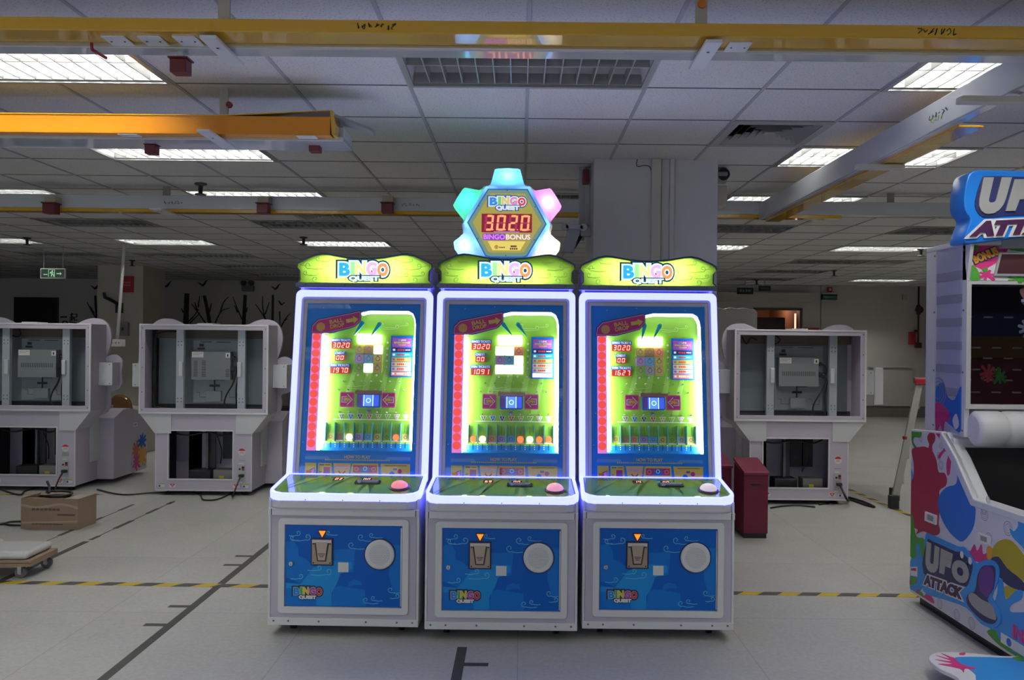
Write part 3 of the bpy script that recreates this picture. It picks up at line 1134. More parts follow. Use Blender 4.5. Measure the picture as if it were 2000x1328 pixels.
    cbx = MB(NAVY).box(x - .061, x + .061, d0 - .004, d0, z - .074, z + .074)
    cbx.m(pbr('bronze_coin_plate', (.40, .33, .24), .35, .5)).box(x - .053, x + .053, d0 - .012, d0 - .004, z - .066, z + .066)
    cbx.m(pbr('pale_coin_top', (.70, .66, .62), .4)).box(x - .052, x + .052, d0 - .016, d0 - .012, z + .050, z + .066)
    cbx.m(pbr('coin_door_dark', (.05, .035, .03), .4)).prism([(x - .040, z + .050), (x + .040, z + .050), (x + .024, z - .050), (x - .024, z - .050)], d0 - .0145, d0 - .012)
    cbx.m(pbr('bronze_coin_flap', (.50, .42, .33), .3, .4)).prism([(x - .032, z + .054), (x + .032, z + .054), (x + .018, z - .043), (x - .018, z - .043)], d0 - .017, d0 - .0125)
    cbx.m(pbr('coin_door_ink', (.12, .09, .08), .5))
    for kk in range(3):
        cbx.box(x - .019 + .004 * kk, x + .019 - .004 * kk, d0 - .0175, d0 - .017, z - .010 - kk * .008, z - .006 - kk * .008)
    cbx.m(BLACK)
    for sx in (-.045, .045):
        cbx.cyl((x + sx, d0 - .012, z - .058), (x + sx, d0 - .014, z - .058), .004, n=8)
        cbx.cyl((x + sx, d0 - .012, z + .044), (x + sx, d0 - .014, z + .044), .004, n=8)
    cbx.build('coin_slot', T)
    x, z = Q(600, 392)
    lp = MB(pbr('dark_red_lamp_rim', (.10, .006, .012), .4)).prism([(x - .028, z + .024), (x + .028, z + .024), (x, z - .028)], d0 - .004, d0)
    lp.build('lamp_rim', T, .002)
    MB(emi('orange_coin_lamp', (1.0, .28, .02), 1.2)).prism([(x - .019, z + .018), (x + .019, z + .018), (x, z - .017)], d0 - .008, d0 - .003).build('coin_lamp', T, .002)
    x, z = Q(797, 698)
    MB(PAPER).box(x - .028, x + .028, d0 - .001, d0, z - .026, z + .026).build('blank_sticker', T)
    x, z = Q(310, 672)
    MB(STEEL).rings([((x, d0, z), .0135), ((x, d0 - .006, z), .0125), ((x, d0 - .008, z), .009)], 20).m(BLACK).box(x - .0015, x + .0015, d0 - .0086, d0 - .0078, z - .005, z + .005).build('key_lock', T)
    x = Q(1335, 0)[0]
    hg = MB(STEEL).box(x - .003, x + .004, d0 - .003, d0, .17, .59)
    hg.build('door_hinge', T)
    # ---- console
    CM = Matrix.Translation((0, -.036, .768)) @ Matrix.Rotation(R(8.8), 4, 'X')
    # outline in the tilted plane: x across, y away
    def outl(g):
        pts = []
        for (x, y) in ((.405, .345), (.413, .09)):
            pts.append((x - g, y))
        for (x, y) in ((.408, .055), (.385, .022), (.345, .003), (.30, 0)):
            pts.append((x - g * .8, y + g * .8))
        return [(x, y) for x, y in pts] + [(-x, y) for x, y in reversed(pts)]
    MB(LED, CM).prism([outl(0), outl(.018)], -.036, .008, 'z').build('console_light_band', T, .004)
    cp = MB(NAVY, CM).prism(outl(.018), -.028, .000, 'z')
    gp = pbr('glossy_green_console', (.24, .50, .05), .06, coat=1.0)
    gl = pbr('glossy_green_console_ray', (.32, .60, .13), .06, coat=1.0)
    cp.m(gp).prism(outl(.025), .0002, .003, 'z')
    cp.m(gl)
    for (xa, xb, xc, xd) in ((-.25, -.16, -.36, -.39), (-.06, .0, -.12, -.2), (.06, .13, .14, .07), (.2, .27, .38, .31)):
        cp.prism([(xa, .33), (xb, .33), (xd, .03), (xc, .03)], .003, .0033, 'z')
    cp.m(pbr('console_small_print', (.03, .05, .16), .2, coat=1))
    for (x, y, w) in ((-.30, .318, .055), (-.21, .318, .05), (.30, .315, .05), (-.26, .29, .05), (-.10, .292, .03), (.06, .293, .03)):
        for q in range(6):
            cp.box(x - w + q * w / 3, x - w + q * w / 3 + w / 4, y, y + .009, .0033, .0037)
    cp.build('console_top', T)
    for (x, txt) in ((-.085, counts[0]), (.075, counts[1])):
        ds = MB(pbr('display_window', (.10, .006, .008), .1), CM @ Matrix.Translation((x, .262, .0034)) @ Matrix.Rotation(R(-90), 4, 'X'))
        ds.M = CM @ Matrix.Translation((x, .262, .0034)) @ Matrix.Rotation(R(-90), 4, 'X') @ Matrix.Scale(1, 4)
        ds.prism(rrect(-.029, .029, -.021, .021, .006), -.001, .0)
        ds.m(REDLED)
        digits(ds, txt, -.020, .022, -.015, .015, -.002, -.001)
        ds.build('count_display', T)
    sl = MB(pbr('ticket_slot_bezel', (.04, .05, .05), .3, .6), CM)
    sl.prism(rrect(.022, .165, .180, .232, .012), .003, .010, 'z')
    sl.m(STEEL).prism(rrect(.034, .153, .196, .218, .008), .010, .017, 'z')
    sl.m(BLACK).box(.05, .14, .205, .209, .017, .0175)
    sl.m(STEEL).cyl((.05, .19, .01), (.05, .19, .018), .012, n=12)
    sl.build('card_slot', T, .002)
    bt = MB(pbr('button_collar', (.10, .03, .06), .3), CM)
    bt.rings([((.285, .125, .003), .056), ((.285, .125, .010), .055), ((.285, .125, .014), .048)], 28)
    bt.build('button_collar', T)
    MB(emi('lit_button_' + button[0], button[1], button[2], button[3]), CM).dome((.285, .125, .012), .047, .032, 28, 7).build('push_button', T)
    # ---- upper cabinet
    SF = Matrix.Translation((0, .31, .80)) @ Matrix.Rotation(R(-8.9), 4, 'X')
    side = [(.30, .745), (.30, .79), (.325, .80), (.50, 1.905), (.50, 2.03), (.86, 2.03), (.86, .06), (.82, .06), (.82, .745)]
    bd = MB(WHITE)
    for s in (-1, 1):
        bd.prism(side, *sorted((s * .372, s * .392)), ax='x')
    bd.box(-.372, .372, .50, .86, 2.01, 2.03).box(-.372, .372, .84, .86, .06, 2.01)
    bd.M = SF
    bd.box(-.372, .372, .13, .16, .0, 1.09)
    bd.M = Matrix()
    bd.build('upper_cabinet', T, .004)
    MB(LED, SF).prism([rrect(-.408, .408, -.03, 1.108, .035), rrect(-.374, .374, -.03, 1.068, .022)], -.012, .030).build('frame_light_band', T, .006)
    MB(SILV, SF).prism([rrect(-.374, .374, -.03, 1.068, .022), rect(-.337, .337, -.03, 1.028)], -.006, .030).m(pbr('frame_groove', (.2, .2, .2), .6)).prism(
        [rect(-.357, .357, -.03, 1.050), rect(-.3545, .3545, -.03, 1.0475)], -.0065, -.006).build('screen_frame', T, .002)

    def pf(a, b):
        return ((a - .5) * .674, (1 - b) * 1.028)

    def PF(pts):
        return [pf(*p) for p in pts]
    # the printed mask with its window
    win_o = PF([(.135, .845), (.135, .172), (.24, .172), (.42, .128), (.465, .085), (.472, .052), (.55, .040), (.895, .040), (.935, .055), (.955, .085), (.963, .12), (.963, .845)])
    mk = MB(pbr('blue_mask_print', (.004, .22, .74), .35, spec=.3), SF).prism([PF([(0, 1.02), (1, 1.02), (1, 0), (0, 0)]), win_o], 0, .006)
    mk.m(pbr('blue_print_band', (.01, .22, .75), .35)).prism(PF([(.045, .90), (.955, .90), (.955, .868), (.045, .868)]), -.0006, 0)
    mk.m(pbr('blue_print_pale', (.10, .32, .72), .35)).prism(PF([(.045, .895), (.26, .895), (.245, .878), (.045, .878)]), -.001, 0)
    mk.prism(PF([(.74, .895), (.955, .895), (.955, .878), (.755, .878)]), -.001, 0)
    mk.m(YELP)
    x0, z0 = pf(.385, .889)
    x1, z1 = pf(.61, .871)
    mk.text('HOW TO PLAY', x0, x1, z0, z1, -.0022, -.001, .02)
    for q in range(34):
        x, z = pf(.22 + q * .0165, .897)
        mk.box(x, x + .007, -.0016, -.001, z - .003, z + .003)
    mk.m(WHITEP)
    for (aa, bb) in ((.06, .42), (.035, .62), (.985, .30), (.98, .55), (.985, .80), (.02, .80), (.14, .025), (.83, .022), (.40, .012)):
        x, z = pf(aa, bb)
        mk.prism(circle(x, z, .0022, 8), -.001, 0)
    mk.build('printed_mask', T)
    # instruction cards
    cards = ([(.05, .145), (.05, .145)], [(.162, .275), (.162, .29)], [(.292, .445), (.318, .42)], [(.455, .68), (.435, .69)], [(.70, .955), (.715, .955)])
    for n, (top, bot) in enumerate(cards):
        cd = MB(YELP, SF).prism(PF([(bot[0], 1.012), (bot[1], 1.012), (top[1], .915), (top[0], .915)]), -.0012, 0)
        x0, z1 = pf(top[0] + .01, .920)
        x1, z0 = pf(top[1] - .01, 1.0)
        w = x1 - x0
        dd = -.0012
        if n == 0:
            cd.m(PURP).prism([(x0 + w * .42, z0), (x1, z0), (x1, z1 - .02), (x0 + w * .42, z1 - .032)], dd - .0006, dd)
            cd.m(PINKP).prism([(x0 + w * .5, z0), (x1 - .004, z0), (x1 - .004, z1 - .026), (x0 + w * .5, z1 - .038)], dd - .001, dd)
            cd.m(pbr('orange_print', (.75, .14, .02), .4)).prism([(x0, z0 + .03), (x0 + .02, z0 + .03), (x0 + .02, z0 + .022), (x0 + .035, z0 + .037), (x0 + .02, z0 + .052), (x0 + .02, z0 + .044), (x0, z0 + .044)], dd - .0014, dd)
        elif n == 1:
            cd.m(PINKP).box(x0, x1, dd - .0004, dd, z0, z0 + .02)
            cd.m(MAG).box(x0 + w * .42, x1, dd - .0006, dd, z0 + .02, z1 - .018)
            cd.m(PURP).box(x0 + w * .6, x1 - .004, dd - .001, dd, z0 + .025, z1 - .03)
            cd.m(BLUE).box(x0, x0 + w * .45, dd - .0006, dd, z1 - .008, z1 - .002)
            cd.m(BROWN).box(x0 + w * .55, x1, dd - .0006, dd, z1 - .008, z1 - .002).box(x0, x0 + w * .25, dd - .0006, dd, z0 + .034, z0 + .040)
        elif n == 2:
            cd.m(PINKP)
            for q in range(3):
                cd.box(x0 + .004 * q, x1 - .004 * q, dd - .0006, dd, z1 - .008 - q * .011, z1 - .003 - q * .011)
            cd.m(pbr('red_cross_print', (.45, .02, .03), .4))
            mx, mz, r = (x0 + x1) / 2, z0 + .022, .02
            cd.stroke([(mx - r, mz - r), (mx + r, mz + r)], .007, dd - .0008, dd, False).stroke([(mx - r, mz + r), (mx + r, mz - r)], .007, dd - .001, dd, False)
        elif n == 3:
            cd.m(PINKP).box(x0, x1, dd - .0004, dd, z0, z0 + .018)
            cd.m(MAG).box(x0, x1, dd - .0006, dd, z0 + .036, z1 - .006)
            cd.m(BLUE2).box(x0 + w * .36, x0 + w * .64, dd - .001, dd, z0 + .036, z1 - .01)
            cd.m(PURP).box(x0 + w * .3, x0 + w * .36, dd - .001, dd, z0 + .036, z1 - .01).box(x0 + w * .64, x0 + w * .7, dd - .001, dd, z0 + .036, z1 - .01)
            cd.m(WHITEP).prism([circle((x0 + x1) / 2, z0 + .058, .012), circle((x0 + x1) / 2, z0 + .058, .008)], dd - .0014, dd)
            for sx in (.14, .86):
                cd.m(YELP).prism([circle(x0 + w * sx, z0 + .055, .012), circle(x0 + w * sx, z0 + .055, .009)], dd - .0012, dd)
        else:
            cd.m(BLUE).prism(circle(x0 + w * .38, z0 + .03, .014), dd - .0008, dd)
            cd.m(PURP).prism(circle(x0 + w * .62, z0 + .01, .012), dd - .0008, dd).box(x0 + w * .42, x0 + w * .56, dd - .0008, dd, z0 + .05, z0 + .062)
            cd.m(MAG).prism(circle(x0 + w * .66, z0 + .045, .013), dd - .0008, dd)
            cd.m(BROWN).box(x0 + w * .1, x1 - w * .08, dd - .0006, dd, z1 - .008, z1 - .003)
        cd.build('instruction_card', T)
    # banner
    ban = MB(NAVY, SF).prism(PF([(.037, .176), (.045, .128), (.095, .093), (.462, .041), (.478, .046), (.476, .102), (.425, .138), (.205, .176)]), -.004, .004)
    ban.m(PINKP).prism(PF([(.043, .172), (.052, .130), (.098, .098), (.460, .046), (.471, .050), (.470, .100), (.422, .134), (.203, .172)]), -.0048, -.004)
    ban.m(MAG).prism(PF([(.048, .168), (.057, .133), (.100, .102), (.457, .051), (.466, .054), (.465, .098), (.42, .130), (.20, .168)]), -.0056, -.0048)
    ang = R(11)

    def rot(cx, cz):
        return lambda x, z: (cx + (x - cx) * math.cos(ang) - (z - cz) * math.sin(ang), cz + (x - cx) * math.sin(ang) + (z - cz) * math.cos(ang))
    cx, cz = pf(.26, .118)
    ban.m(YELP)
    ban.text('BALL', cx - .037, cx + .045, cz + .003, cz + .027, -.0072, -.0056, .02, 0, rot(cx, cz))
    ban.text('DROP', cx - .037, cx + .047, cz - .026, cz - .002, -.0072, -.0056, .02, 0, rot(cx, cz))
    rr = rot(cx, cz)
    ban.prism([rr(cx + a_, cz + c_) for a_, c_ in ((.062, -.008), (.105, -.008), (.105, -.02), (.135, .003), (.105, .026), (.105, .014), (.062, .014))], -.0072, -.0056)
    ban.m(pbr('orange_ball_print', (.70, .22, .12), .4))
    bx, bz = pf(.125, .138)
    ban.prism(circle(bx, bz, .027), -.0066, -.0056)
    ban.m(YELP)
    for q in range(-3, 4):
        hh = math.sqrt(max(0, .026 ** 2 - (q * .007) ** 2))
        ban.box(bx + q * .007 - .0015, bx + q * .007 + .0015, -.0074, -.0066, bz - hh, bz + hh)
    ban.build('ball_drop_banner', T)
    # column of red lamps
    lc = MB(emi('pink_lamp_back', (.95, .25, .75), .75), SF).prism(PF([(.052, .846), (.132, .846), (.132, .176), (.052, .176)]), -.001, .0)
    lc.m(emi('red_round_lamp', (1.0, .085, .075), .85))
    for q in range(14):
        x, z = pf(.092, .197 + q * .0468)
        lc.prism(circle(x, z, .0235, 20), -.003, -.001)
    lc.build('red_lamp_column', T)
    # lit play field behind the mask
    D = .095
    fl = MB(GREENB, SF).prism(PF([(.05, .80), (.99, .80), (.99, .0), (.05, .0)]), D, D + .02)
    fl.m(BLUE2).prism(PF([(.05, .87), (.99, .87), (.99, .80), (.05, .80)]), D, D + .02)
    fl.m(GREENL)
    for (a1, a2, b1, b2) in ((.45, .52, .2, .6), (.6, .66, .25, .6), (.3, .36, .3, .6), (.72, .78, .3, .62)):
        fl.prism(PF([(a1, b2), (a2, b2), ((a1 + a2) / 2 + .12, b1), ((a1 + a2) / 2 + .09, b1)]), D - .0006, D)
    sw = pbr('pale_green_line', (.42, .72, .25), .4)
    fl.m(sw)
    for (aa, bb, r, fp) in ((.64, .105, .016, -1), (.77, .115, .016, 1), (.86, .10, .011, 1), (.5, .45, .02, 1), (.40, .47, .016, -1)):
        x, z = pf(aa, bb)
        swirl(fl, x, z, r, D - .0006, .003, fp, 2.0)
    fl.m(WHITEP).prism(PF([(.24, .789), (.925, .789), (.925, .782), (.24, .782)]), D - .0012, D).prism(PF([(.24, .665), (.915, .665), (.915, .661), (.24, .661)]), D - .0012, D)
    tri = [(.31, pbr('tri_grey', (.15, .20, .12), .4)), (.392, BLUE), (.474, NAVY), (.556, pbr('tri_red', (.45, .06, .03), .4)), (.638, OLIVE), (.72, GREENB), (.80, SILV), (.882, PINKP)]
    for n, (aa, mt) in enumerate(tri):
        x, z = pf(aa, .648)
        fl.m(WHITEP).prism([(x - .020, z + .017), (x + .020, z + .017), (x, z - .021)], D - .0008, D)
        fl.m(mt).prism([(x - .016, z + .0145), (x + .016, z + .0145), (x, z - .0165)], D - .0014, D)
        fl.m(WHITEP).text('23456789'[n], x - .004, x + .004, z - .001, z + .012, D - .002, D - .0014, .02)
    fl.m(PURP).prism(circle(*pf(.55, .612), .012, 14, .008), D - .0012, D)
    fl.m(pbr('ring_print', (.30, .40, .12), .4))
    for q in range(5):
        x, z = pf(.695, .212 + q * .036)
        fl.prism(circle(x, z, .0085, 14), D - .0008, D)
    for q in range(4):
        x, z = pf(.44 + q * .083, .405)
        fl.prism(circle(x, z, .0085, 14), D - .0008, D)
    fl.m(WHITEP)
    for q in range(9):
        aa, bb = (.695, .212 + q * .036) if q < 5 else (.44 + (q - 5) * .083, .405)
        x, z = pf(aa, bb)
        fl.prism(circle(x, z, .006, 12), D - .0014, D)
        fl.m(PURP).stroke([(x - .003, z), (x + .003, z)], .0022, D - .002, D, False).m(WHITEP)
    fl.build('play_field', T)
    sides = MB(pbr('field_side_wall', (.8, .8, .8), .5), SF)
    sides.prism(PF([(.115, .85), (.135, .85), (.135, .17), (.115, .17)]), .006, D).prism(PF([(.963, .85), (.99, .85), (.99, .0), (.963, .0)]), .006, D)
    sides.prism(PF([(.115, .0), (.99, .0), (.99, .036), (.115, .036)]), .006, D).prism(PF([(.115, .87), (.99, .87), (.99, .846), (.115, .846)]), .006, D)
    sides.build('field_side_wall', T)
    for poly in ([(.137, .835), (.168, .835), (.168, .18), (.137, .18)], [(.936, .835), (.961, .835), (.961, .19), (.936, .19)]):
        MB(LEDW, SF).prism(PF(poly), .040, .070).build('light_strip', T, .004)
    x = [pf(*p) for p in ((.475, .057), (.55, .046), (.70, .046), (.89, .046), (.932, .062), (.953, .092), (.958, .15), (.958, .19))]
    MB(emi('white_led_edge', (1, 1, .95), 3.5), SF).stroke(x, .010, .006, .05).build('top_light_strip', T)
    # score displays
    for (txt, cap, a0, a1, b0, b1) in (('3020', 'BINGO TICKETS', .195, .365, .212, .250), ('00', 'CREDIT', .232, .318, .288, .322), (win, 'WIN TICKETS', .192, .362, .360, .397)):
        x0, z1 = pf(a0, b0)
        x1, z0 = pf(a1, b1)
        s = MB(REDBG, SF).box(x0, x1, D - .012, D, z0, z1)
        s.m(REDLED)
        digits(s, txt, x0 + .004, x1 - .002, z0 + .004, z1 - .004, D - .0135, D - .012)
        wide = .022 if len(txt) == 4 else .012
        s.m(BLUE).box(x0 - wide * .2, x1 + wide * .2, D - .012, D, z1 + .001, z1 + .020)
        s.m(WHITEP).text(cap, x0 - wide * .1 + .003, x1 + wide * .1 - .003, z1 + .004, z1 + .017, D - .0135, D - .012, .02)
        s.build('score_display', T)
    # bingo squares and the lamp above them
    x0, z1 = pf(.425, .165)
    x1, z0 = pf(.645, .222)
    MB(emi('hot_lamp', (1, .98, .55), 7), SF).prism(rrect(x0, x1, z0, z1, .012), D - .03, D).build('square_lamp', T)
    lows = [OLIVE, BROWN, pbr('coral_print', (.75, .26, .14), .4), pbr('violet_print', (.40, .26, .62), .4), pbr('sky_print', (.10, .42, .75), .4), pbr('mustard_print', (.62, .52, .08), .4),
            GREENB, pbr('stone_print', (.38, .40, .40), .4), pbr('sand_print', (.55, .45, .12), .4)]
    for rr_ in range(3):
        for cc in range(3):
            xa, zb = pf(.408 + cc * .083, .229 + rr_ * .0545)
            xb, za = pf(.408 + cc * .083 + .080, .229 + rr_ * .0545 + .0515)
            lit = (rr_, cc) in lit_cells
            q = MB(emi('lit_square', (1, .97, .72), 2.2) if lit else lows[rr_ * 3 + cc], SF).prism(rrect(xa, xb, za, zb, .005), D - .01, D)
            if not lit:
                mx, mz = (xa + xb) / 2, (za + zb) / 2
                q.m(pbr('square_ink', (.20, .14, .16), .5)).prism([rrect(xa + .004, xb - .004, za + .004, zb - .004, .004), rrect(xa + .0055, xb - .0055, za + .0055, zb - .0055, .003)], D - .0106, D - .01)
                q.prism([circle(mx, mz, .015, 14), circle(mx, mz, .010, 14)], D - .0106, D - .01).box(mx - .006, mx + .006, D - .0106, D - .01, mz + .010, mz + .020)
            q.build('bingo_square', T)
    # prize card
    x0, z1 = pf(.725, .172)
    x1, z0 = pf(.925, .415)
    pc = MB(BLUE, SF).box(x0, x1, D - .008, D, z0, z1)
    w, h = x1 - x0, z1 - z0
    pc.m(PURP).box(x0 + .01, x1 - .01, D - .009, D - .008, z1 - h * .27, z1 - h * .06)
    pc.m(MAG).prism([rect(x0 + .01, x1 - .01, z1 - h * .27, z1 - h * .06), rect(x0 + .013, x1 - .013, z1 - h * .255, z1 - h * .075)], D - .0094, D - .008)
    pc.m(WHITEP).text('LINE', x0 + w * .46, x0 + w * .68, z1 - h * .125, z1 - h * .085, D - .0098, D - .009, .02)
    pc.m(CYANP).box(x0 + w * .33, x0 + w * .43, D - .0098, D - .009, z1 - h * .125, z1 - h * .085)
    pc.m(YELP).text('BINGO BONUS', x0 + w * .15, x0 + w * .85, z1 - h * .185, z1 - h * .145, D - .0098, D - .009, .02)
    pc.text('TICKET', x0 + w * .33, x0 + w * .68, z1 - h * .24, z1 - h * .205, D - .0098, D - .009, .02)
    rows_ = [NAVY, CYANP, OLIVE, pbr('pale_olive', (.55, .52, .25), .4), pbr('pale_stone', (.5, .48, .4), .4), emi('lit_card_row', (1, .85, .85), 1.6) if lit_card else pbr('salmon_print', (.75, .25, .2), .4)]
    for n, mt in enumerate(rows_):
        zt = z1 - h * (.295 + .115 * n)
        pc.m(mt).box(x0 + .008, x1 - .008, D - .009, D - .008, zt - h * .10, zt)
        if not (lit_card and n == 5):
            pc.m(WHITEP if n < 2 or n == 5 else PURP).box(x0 + .014, x0 + .028, D - .0096, D - .009, zt - h * .075, zt - h * .025)
            pc.m(REDP if n != 5 else WHITEP)
            for q in range(4):
                pc.box(x0 + .042 + q * .011, x0 + .050 + q * .011, D - .0096, D - .009, zt - h * .072, zt - h * .03)
            pc.m(WHITEP if n != 3 else PURP)
            for q in range(5):
                pc.box(x0 + .09 + q * .006, x0 + .0935 + q * .006, D - .0096, D - .009, zt - h * .062, zt - h * .04)
    pc.build('prize_card', T)
    # spin targets and the small reel screen
    for (a0, a1, sgn) in ((.302, .425, 1), (.668, .79, -1)):
        x0, z1 = pf(a0, .508)
        x1, z0 = pf(a1, .594)
        sp = MB(MAG, SF).prism(rrect(x0, x1, z0, z1, .008), D - .035, D - .025)
        mx, mz = (x0 + x1) / 2, (z0 + z1) / 2
        ar = [(-.032, -.018), (.002, -.018), (.002, -.034), (.034, 0), (.002, .034), (.002, .018), (-.032, .018)]
        sp.m(PINKP).prism([rrect(x0 + .003, x1 - .003, z0 + .003, z1 - .003, .006), rrect(x0 + .0045, x1 - .0045, z0 + .0045, z1 - .0045, .005)], D - .0358, D - .035)
        sp.m(WHITEP).prism([(mx + sgn * p[0], mz + p[1]) for p in ar], D - .0356, D - .035)
        sp.m(PURP).prism([(mx + sgn * p[0] * .86, mz + p[1] * .82) for p in ar], D - .0362, D - .035)
        sp.m(pbr('orange_arrow_print', (.70, .12, .03), .4)).prism([(mx + sgn * (p[0] * .62 + .002), mz + p[1] * .62) for p in ar], D - .0368, D - .035)
        sp.m(YELP).text('SPIN', mx - .021, mx + .021, mz - .009, mz + .009, D - .038, D - .0368, .03)
        sp.build('spin_target', T)
    x0, z1 = pf(.455, .518)
    x1, z0 = pf(.655, .594)
    rs = MB(pbr('reel_box_blue', (.02, .10, .5), .3), SF).prism(rrect(x0, x1, z0, z1, .008), D - .04, D)
    rs.m(emi('reel_glow', (.05, .12, .95), .8)).box(x0 + .006, x1 - .006, D - .041, D - .04, z0 + .006, z1 - .006)
    rs.m(emi('reel_glow_pale', (.15, .35, 1), .9)).box(x0 + .048, x1 - .048, D - .0416, D - .04, z0 + .006, z1 - .006)
    rs.m(emi('reel_glow_line', (.45, .85, 1), 1.4)).box(x0 + .038, x0 + .044, D - .042, D - .04, z0 + .006, z1 - .006).box(x1 - .044, x1 - .038, D - .042, D - .04, z0 + .006, z1 - .006)
    rs.prism([circle((x0 + x1) / 2, (z0 + z1) / 2, .015), circle((x0 + x1) / 2, (z0 + z1) / 2, .010)], D - .0422, D - .04)
    rs.m(PURP).box(x0 + .006, x0 + .030, D - .0414, D - .04, z0 + .008, z1 - .008)
    rs.m(pbr('awning_print', (.32, .14, .12), .4))
    xa, za = pf(.437, .518)
    xb, zb = pf(.675, .500)
    rs.box(xa, xb, D - .05, D, za, zb)
    rs.build('reel_screen', T)
    # flippers
    for (aa, bb, dx) in flips:
        x, z = pf(aa, bb)
        ln = .088
        ex, ez = x + dx * ln, z - ln * math.sqrt(max(.1, 1 - dx * dx))
        f = MB(CYANP, SF)
        f.stroke([(x, z), (ex, ez)], lambda t: .022 * (1 - t) + .003, D - .055, D - .035, False)
        f.cyl((x, D - .055, z), (x, D - .035, z), .012, n=12)
        f.build('flipper', T)
    # pegs
    pg = MB(STEEL, SF)
    for rw, (bb, a0, n) in enumerate(((.443, .32, 7), (.492, .28, 8), (.622, .30, 8))):
        for q in range(n):
            if rw == 1 and 2 < q < 6:
                pass
            x, z = pf(a0 + q * .083, bb)
            pg.cyl((x, D - .045, z), (x, D, z), .0035, n=6)
    pg.build('pegs', T)
    # slots along the bottom
    dv, st = MB(pbr('pale_cyan_post', (.10, .42, .45), .3), SF), MB(pbr('dark_stick', (.03, .05, .02), .4), SF)
    for q in range(10):
        x, z = pf(.182 + q * .0825, .78)
        dv.box(x - .0025, x + .0025, D - .03, D, z - .01, z + .10)
        if q < 9:
            st.cyl((x + .027, D - .03, z + .045), (x + .027, D - .03, z + .09), .0016, n=6)
    dv.build('slot_divider', T)
    st.build('slot_pin', T)
    icons = [OLIVE, BROWN, lows[2], lows[3], lows[4], lows[5], GREENB, lows[7], lows[8]]
    ic = MB(OLIVE, SF)
    for q in range(9):
        x, z = pf(.182 + (q + .5) * .0825, .765)
        ic.m(icons[q]).box(x - .021, x + .021, D - .004, D, z - .017, z + .022)
        ic.m(pbr('square_ink', (.20, .14, .16), .5)).prism([circle(x, z + .002, .011, 12), circle(x, z + .002, .007, 12)], D - .0046, D - .004)
        ic.m(WHITEP)
        for t_ in range(3):
            ic.box(x - .030, x - .025, D - .002, D, z - .036 - t_ * .012, z - .030 - t_ * .012)
        ic.m(NAVY).box(x - .002, x + .002, D - .002, D, z - .062, z - .028)
    ic.build('slot_icon', T)
    for (q, kind) in lit_slots:
        x, z = pf(.182 + (q + .5) * .0825, .765)
        MB(emi('lit_slot_' + kind, (1, .20, .05) if kind == 'orange' else (1, .90, .35), 1.4 if kind == 'orange' else 7), SF).rings(
            [((x, D - .005, z), .019), ((x, D - .018, z), .017), ((x, D - .022, z), .010)], 16).build('slot_lamp', T)
    MB(GLASS, SF).box(-.337, .337, -.004 - .006, -.0075, .0, 1.028).build('front_glass', T)
    # ---- header
    Y = .462
    H = 1.912

    def hp(X, Yc):
        return ((X) * .000577, H + (430 - Yc) * .000577)
    half = [(700, 430), (712, 415), (705, 385), (672, 350), (676, 250), (706, 215), (700, 178), (650, 148), (520, 90), (440, 75), (380, 80), (200, 112), (60, 124)]
    outer = [hp(x, y) for x, y in half] + [hp(-x, y) for x, y in reversed(half)]
    inner = [(x * .985, H + .048 * .55 + (z - H - .048 * .55) * .945) for x, z in outer]
    hd = MB(NAVY).prism([outer, [(x, max(z, H + .027)) for x, z in inner]], Y - .006, Y + .012)
    hd.m(WHITE).prism([[(x * .985, z if z < H + .02 else z - .006) for x, z in outer], [(x * .94, max(H + .028, z - .012)) for x, z in inner]], Y + .012, Y + .16)
    hd.box(-.38, .38, Y + .16, Y + .17, H - .0, H + .17)
    hd.build('header_box', T)
    hf = MB(HEADG)
    pts = [(x, max(z, H + .027)) for x, z in inner]
    hf.add([(x, Y, z) for x, z in pts], [tuple(range(len(pts)))])
    hf.m(lucent('header_swirl_line', (.75, .92, .5), .75))
    for (X, Yc, r, fp) in ((-585, 205, 34, -1), (-480, 135, 26, -1), (-510, 345, 34, -1), (-610, 280, 26, -1), (-380, 340, 26, -1), (-640, 190, 20, -1),
                           (560, 205, 34, 1), (475, 140, 26, 1), (520, 345, 34, 1), (600, 280, 26, 1), (430, 290, 26, 1), (640, 190, 20, 1)):
        x, z = hp(X, Yc)
        swirl(hf, x, z, r * .000577, Y, .0032, fp, 1.6)
    hf.build('header_panel', T)
    hs = MB(pbr('header_strip', (.10, .13, .20), .35)).prism([(outer[1][0], H + .004), (outer[2][0] - .004, H + .026), (-outer[2][0] + .004, H + .026), (-outer[1][0], H + .004)], Y - .008, Y - .006)
    hs.m(BLACK)
    for X in (-605, -200, 185, 600):
        hs.cyl((X * .000577, Y - .008, H + .015), (X * .000577, Y - .010, H + .015), .004, n=8)
    hs.build('header_strip', T)
    lg = MB(NAVY)
    x0, z1 = hp(-262, 168)
    x1, zm = hp(250, 305)
    qx0, z0 = hp(-158, 372)
    qx1, _ = hp(160, 372)
    logo(lg, x0, x1, z0, zm, z1, qx0, qx1, Y - .003, LETL, LITW, pbr('teal_outline', (.01, .10, .22), .4), True)
    lg.build('header_logo', T)
    for X, Z, P_ in [(x_, z_, .8) for x_ in (-.19, -.1, 0, .1, .19) for z_ in (.075, .145)] + [(-.32, .11, .45), (.32, .11, .45)]:
        ll = bpy.data.lights.new('header_lamp', 'POINT')
        ll.energy, ll.color, ll.shadow_soft_size = P_, (1, .98, .85), .02
        lo = bpy.data.objects.new('header_lamp', ll)
        COL.objects.link(lo)
        lo.parent = T
        lo.location = (X, Y + .07, H + Z)
    if topper:
        gear_sign(T)
    return T


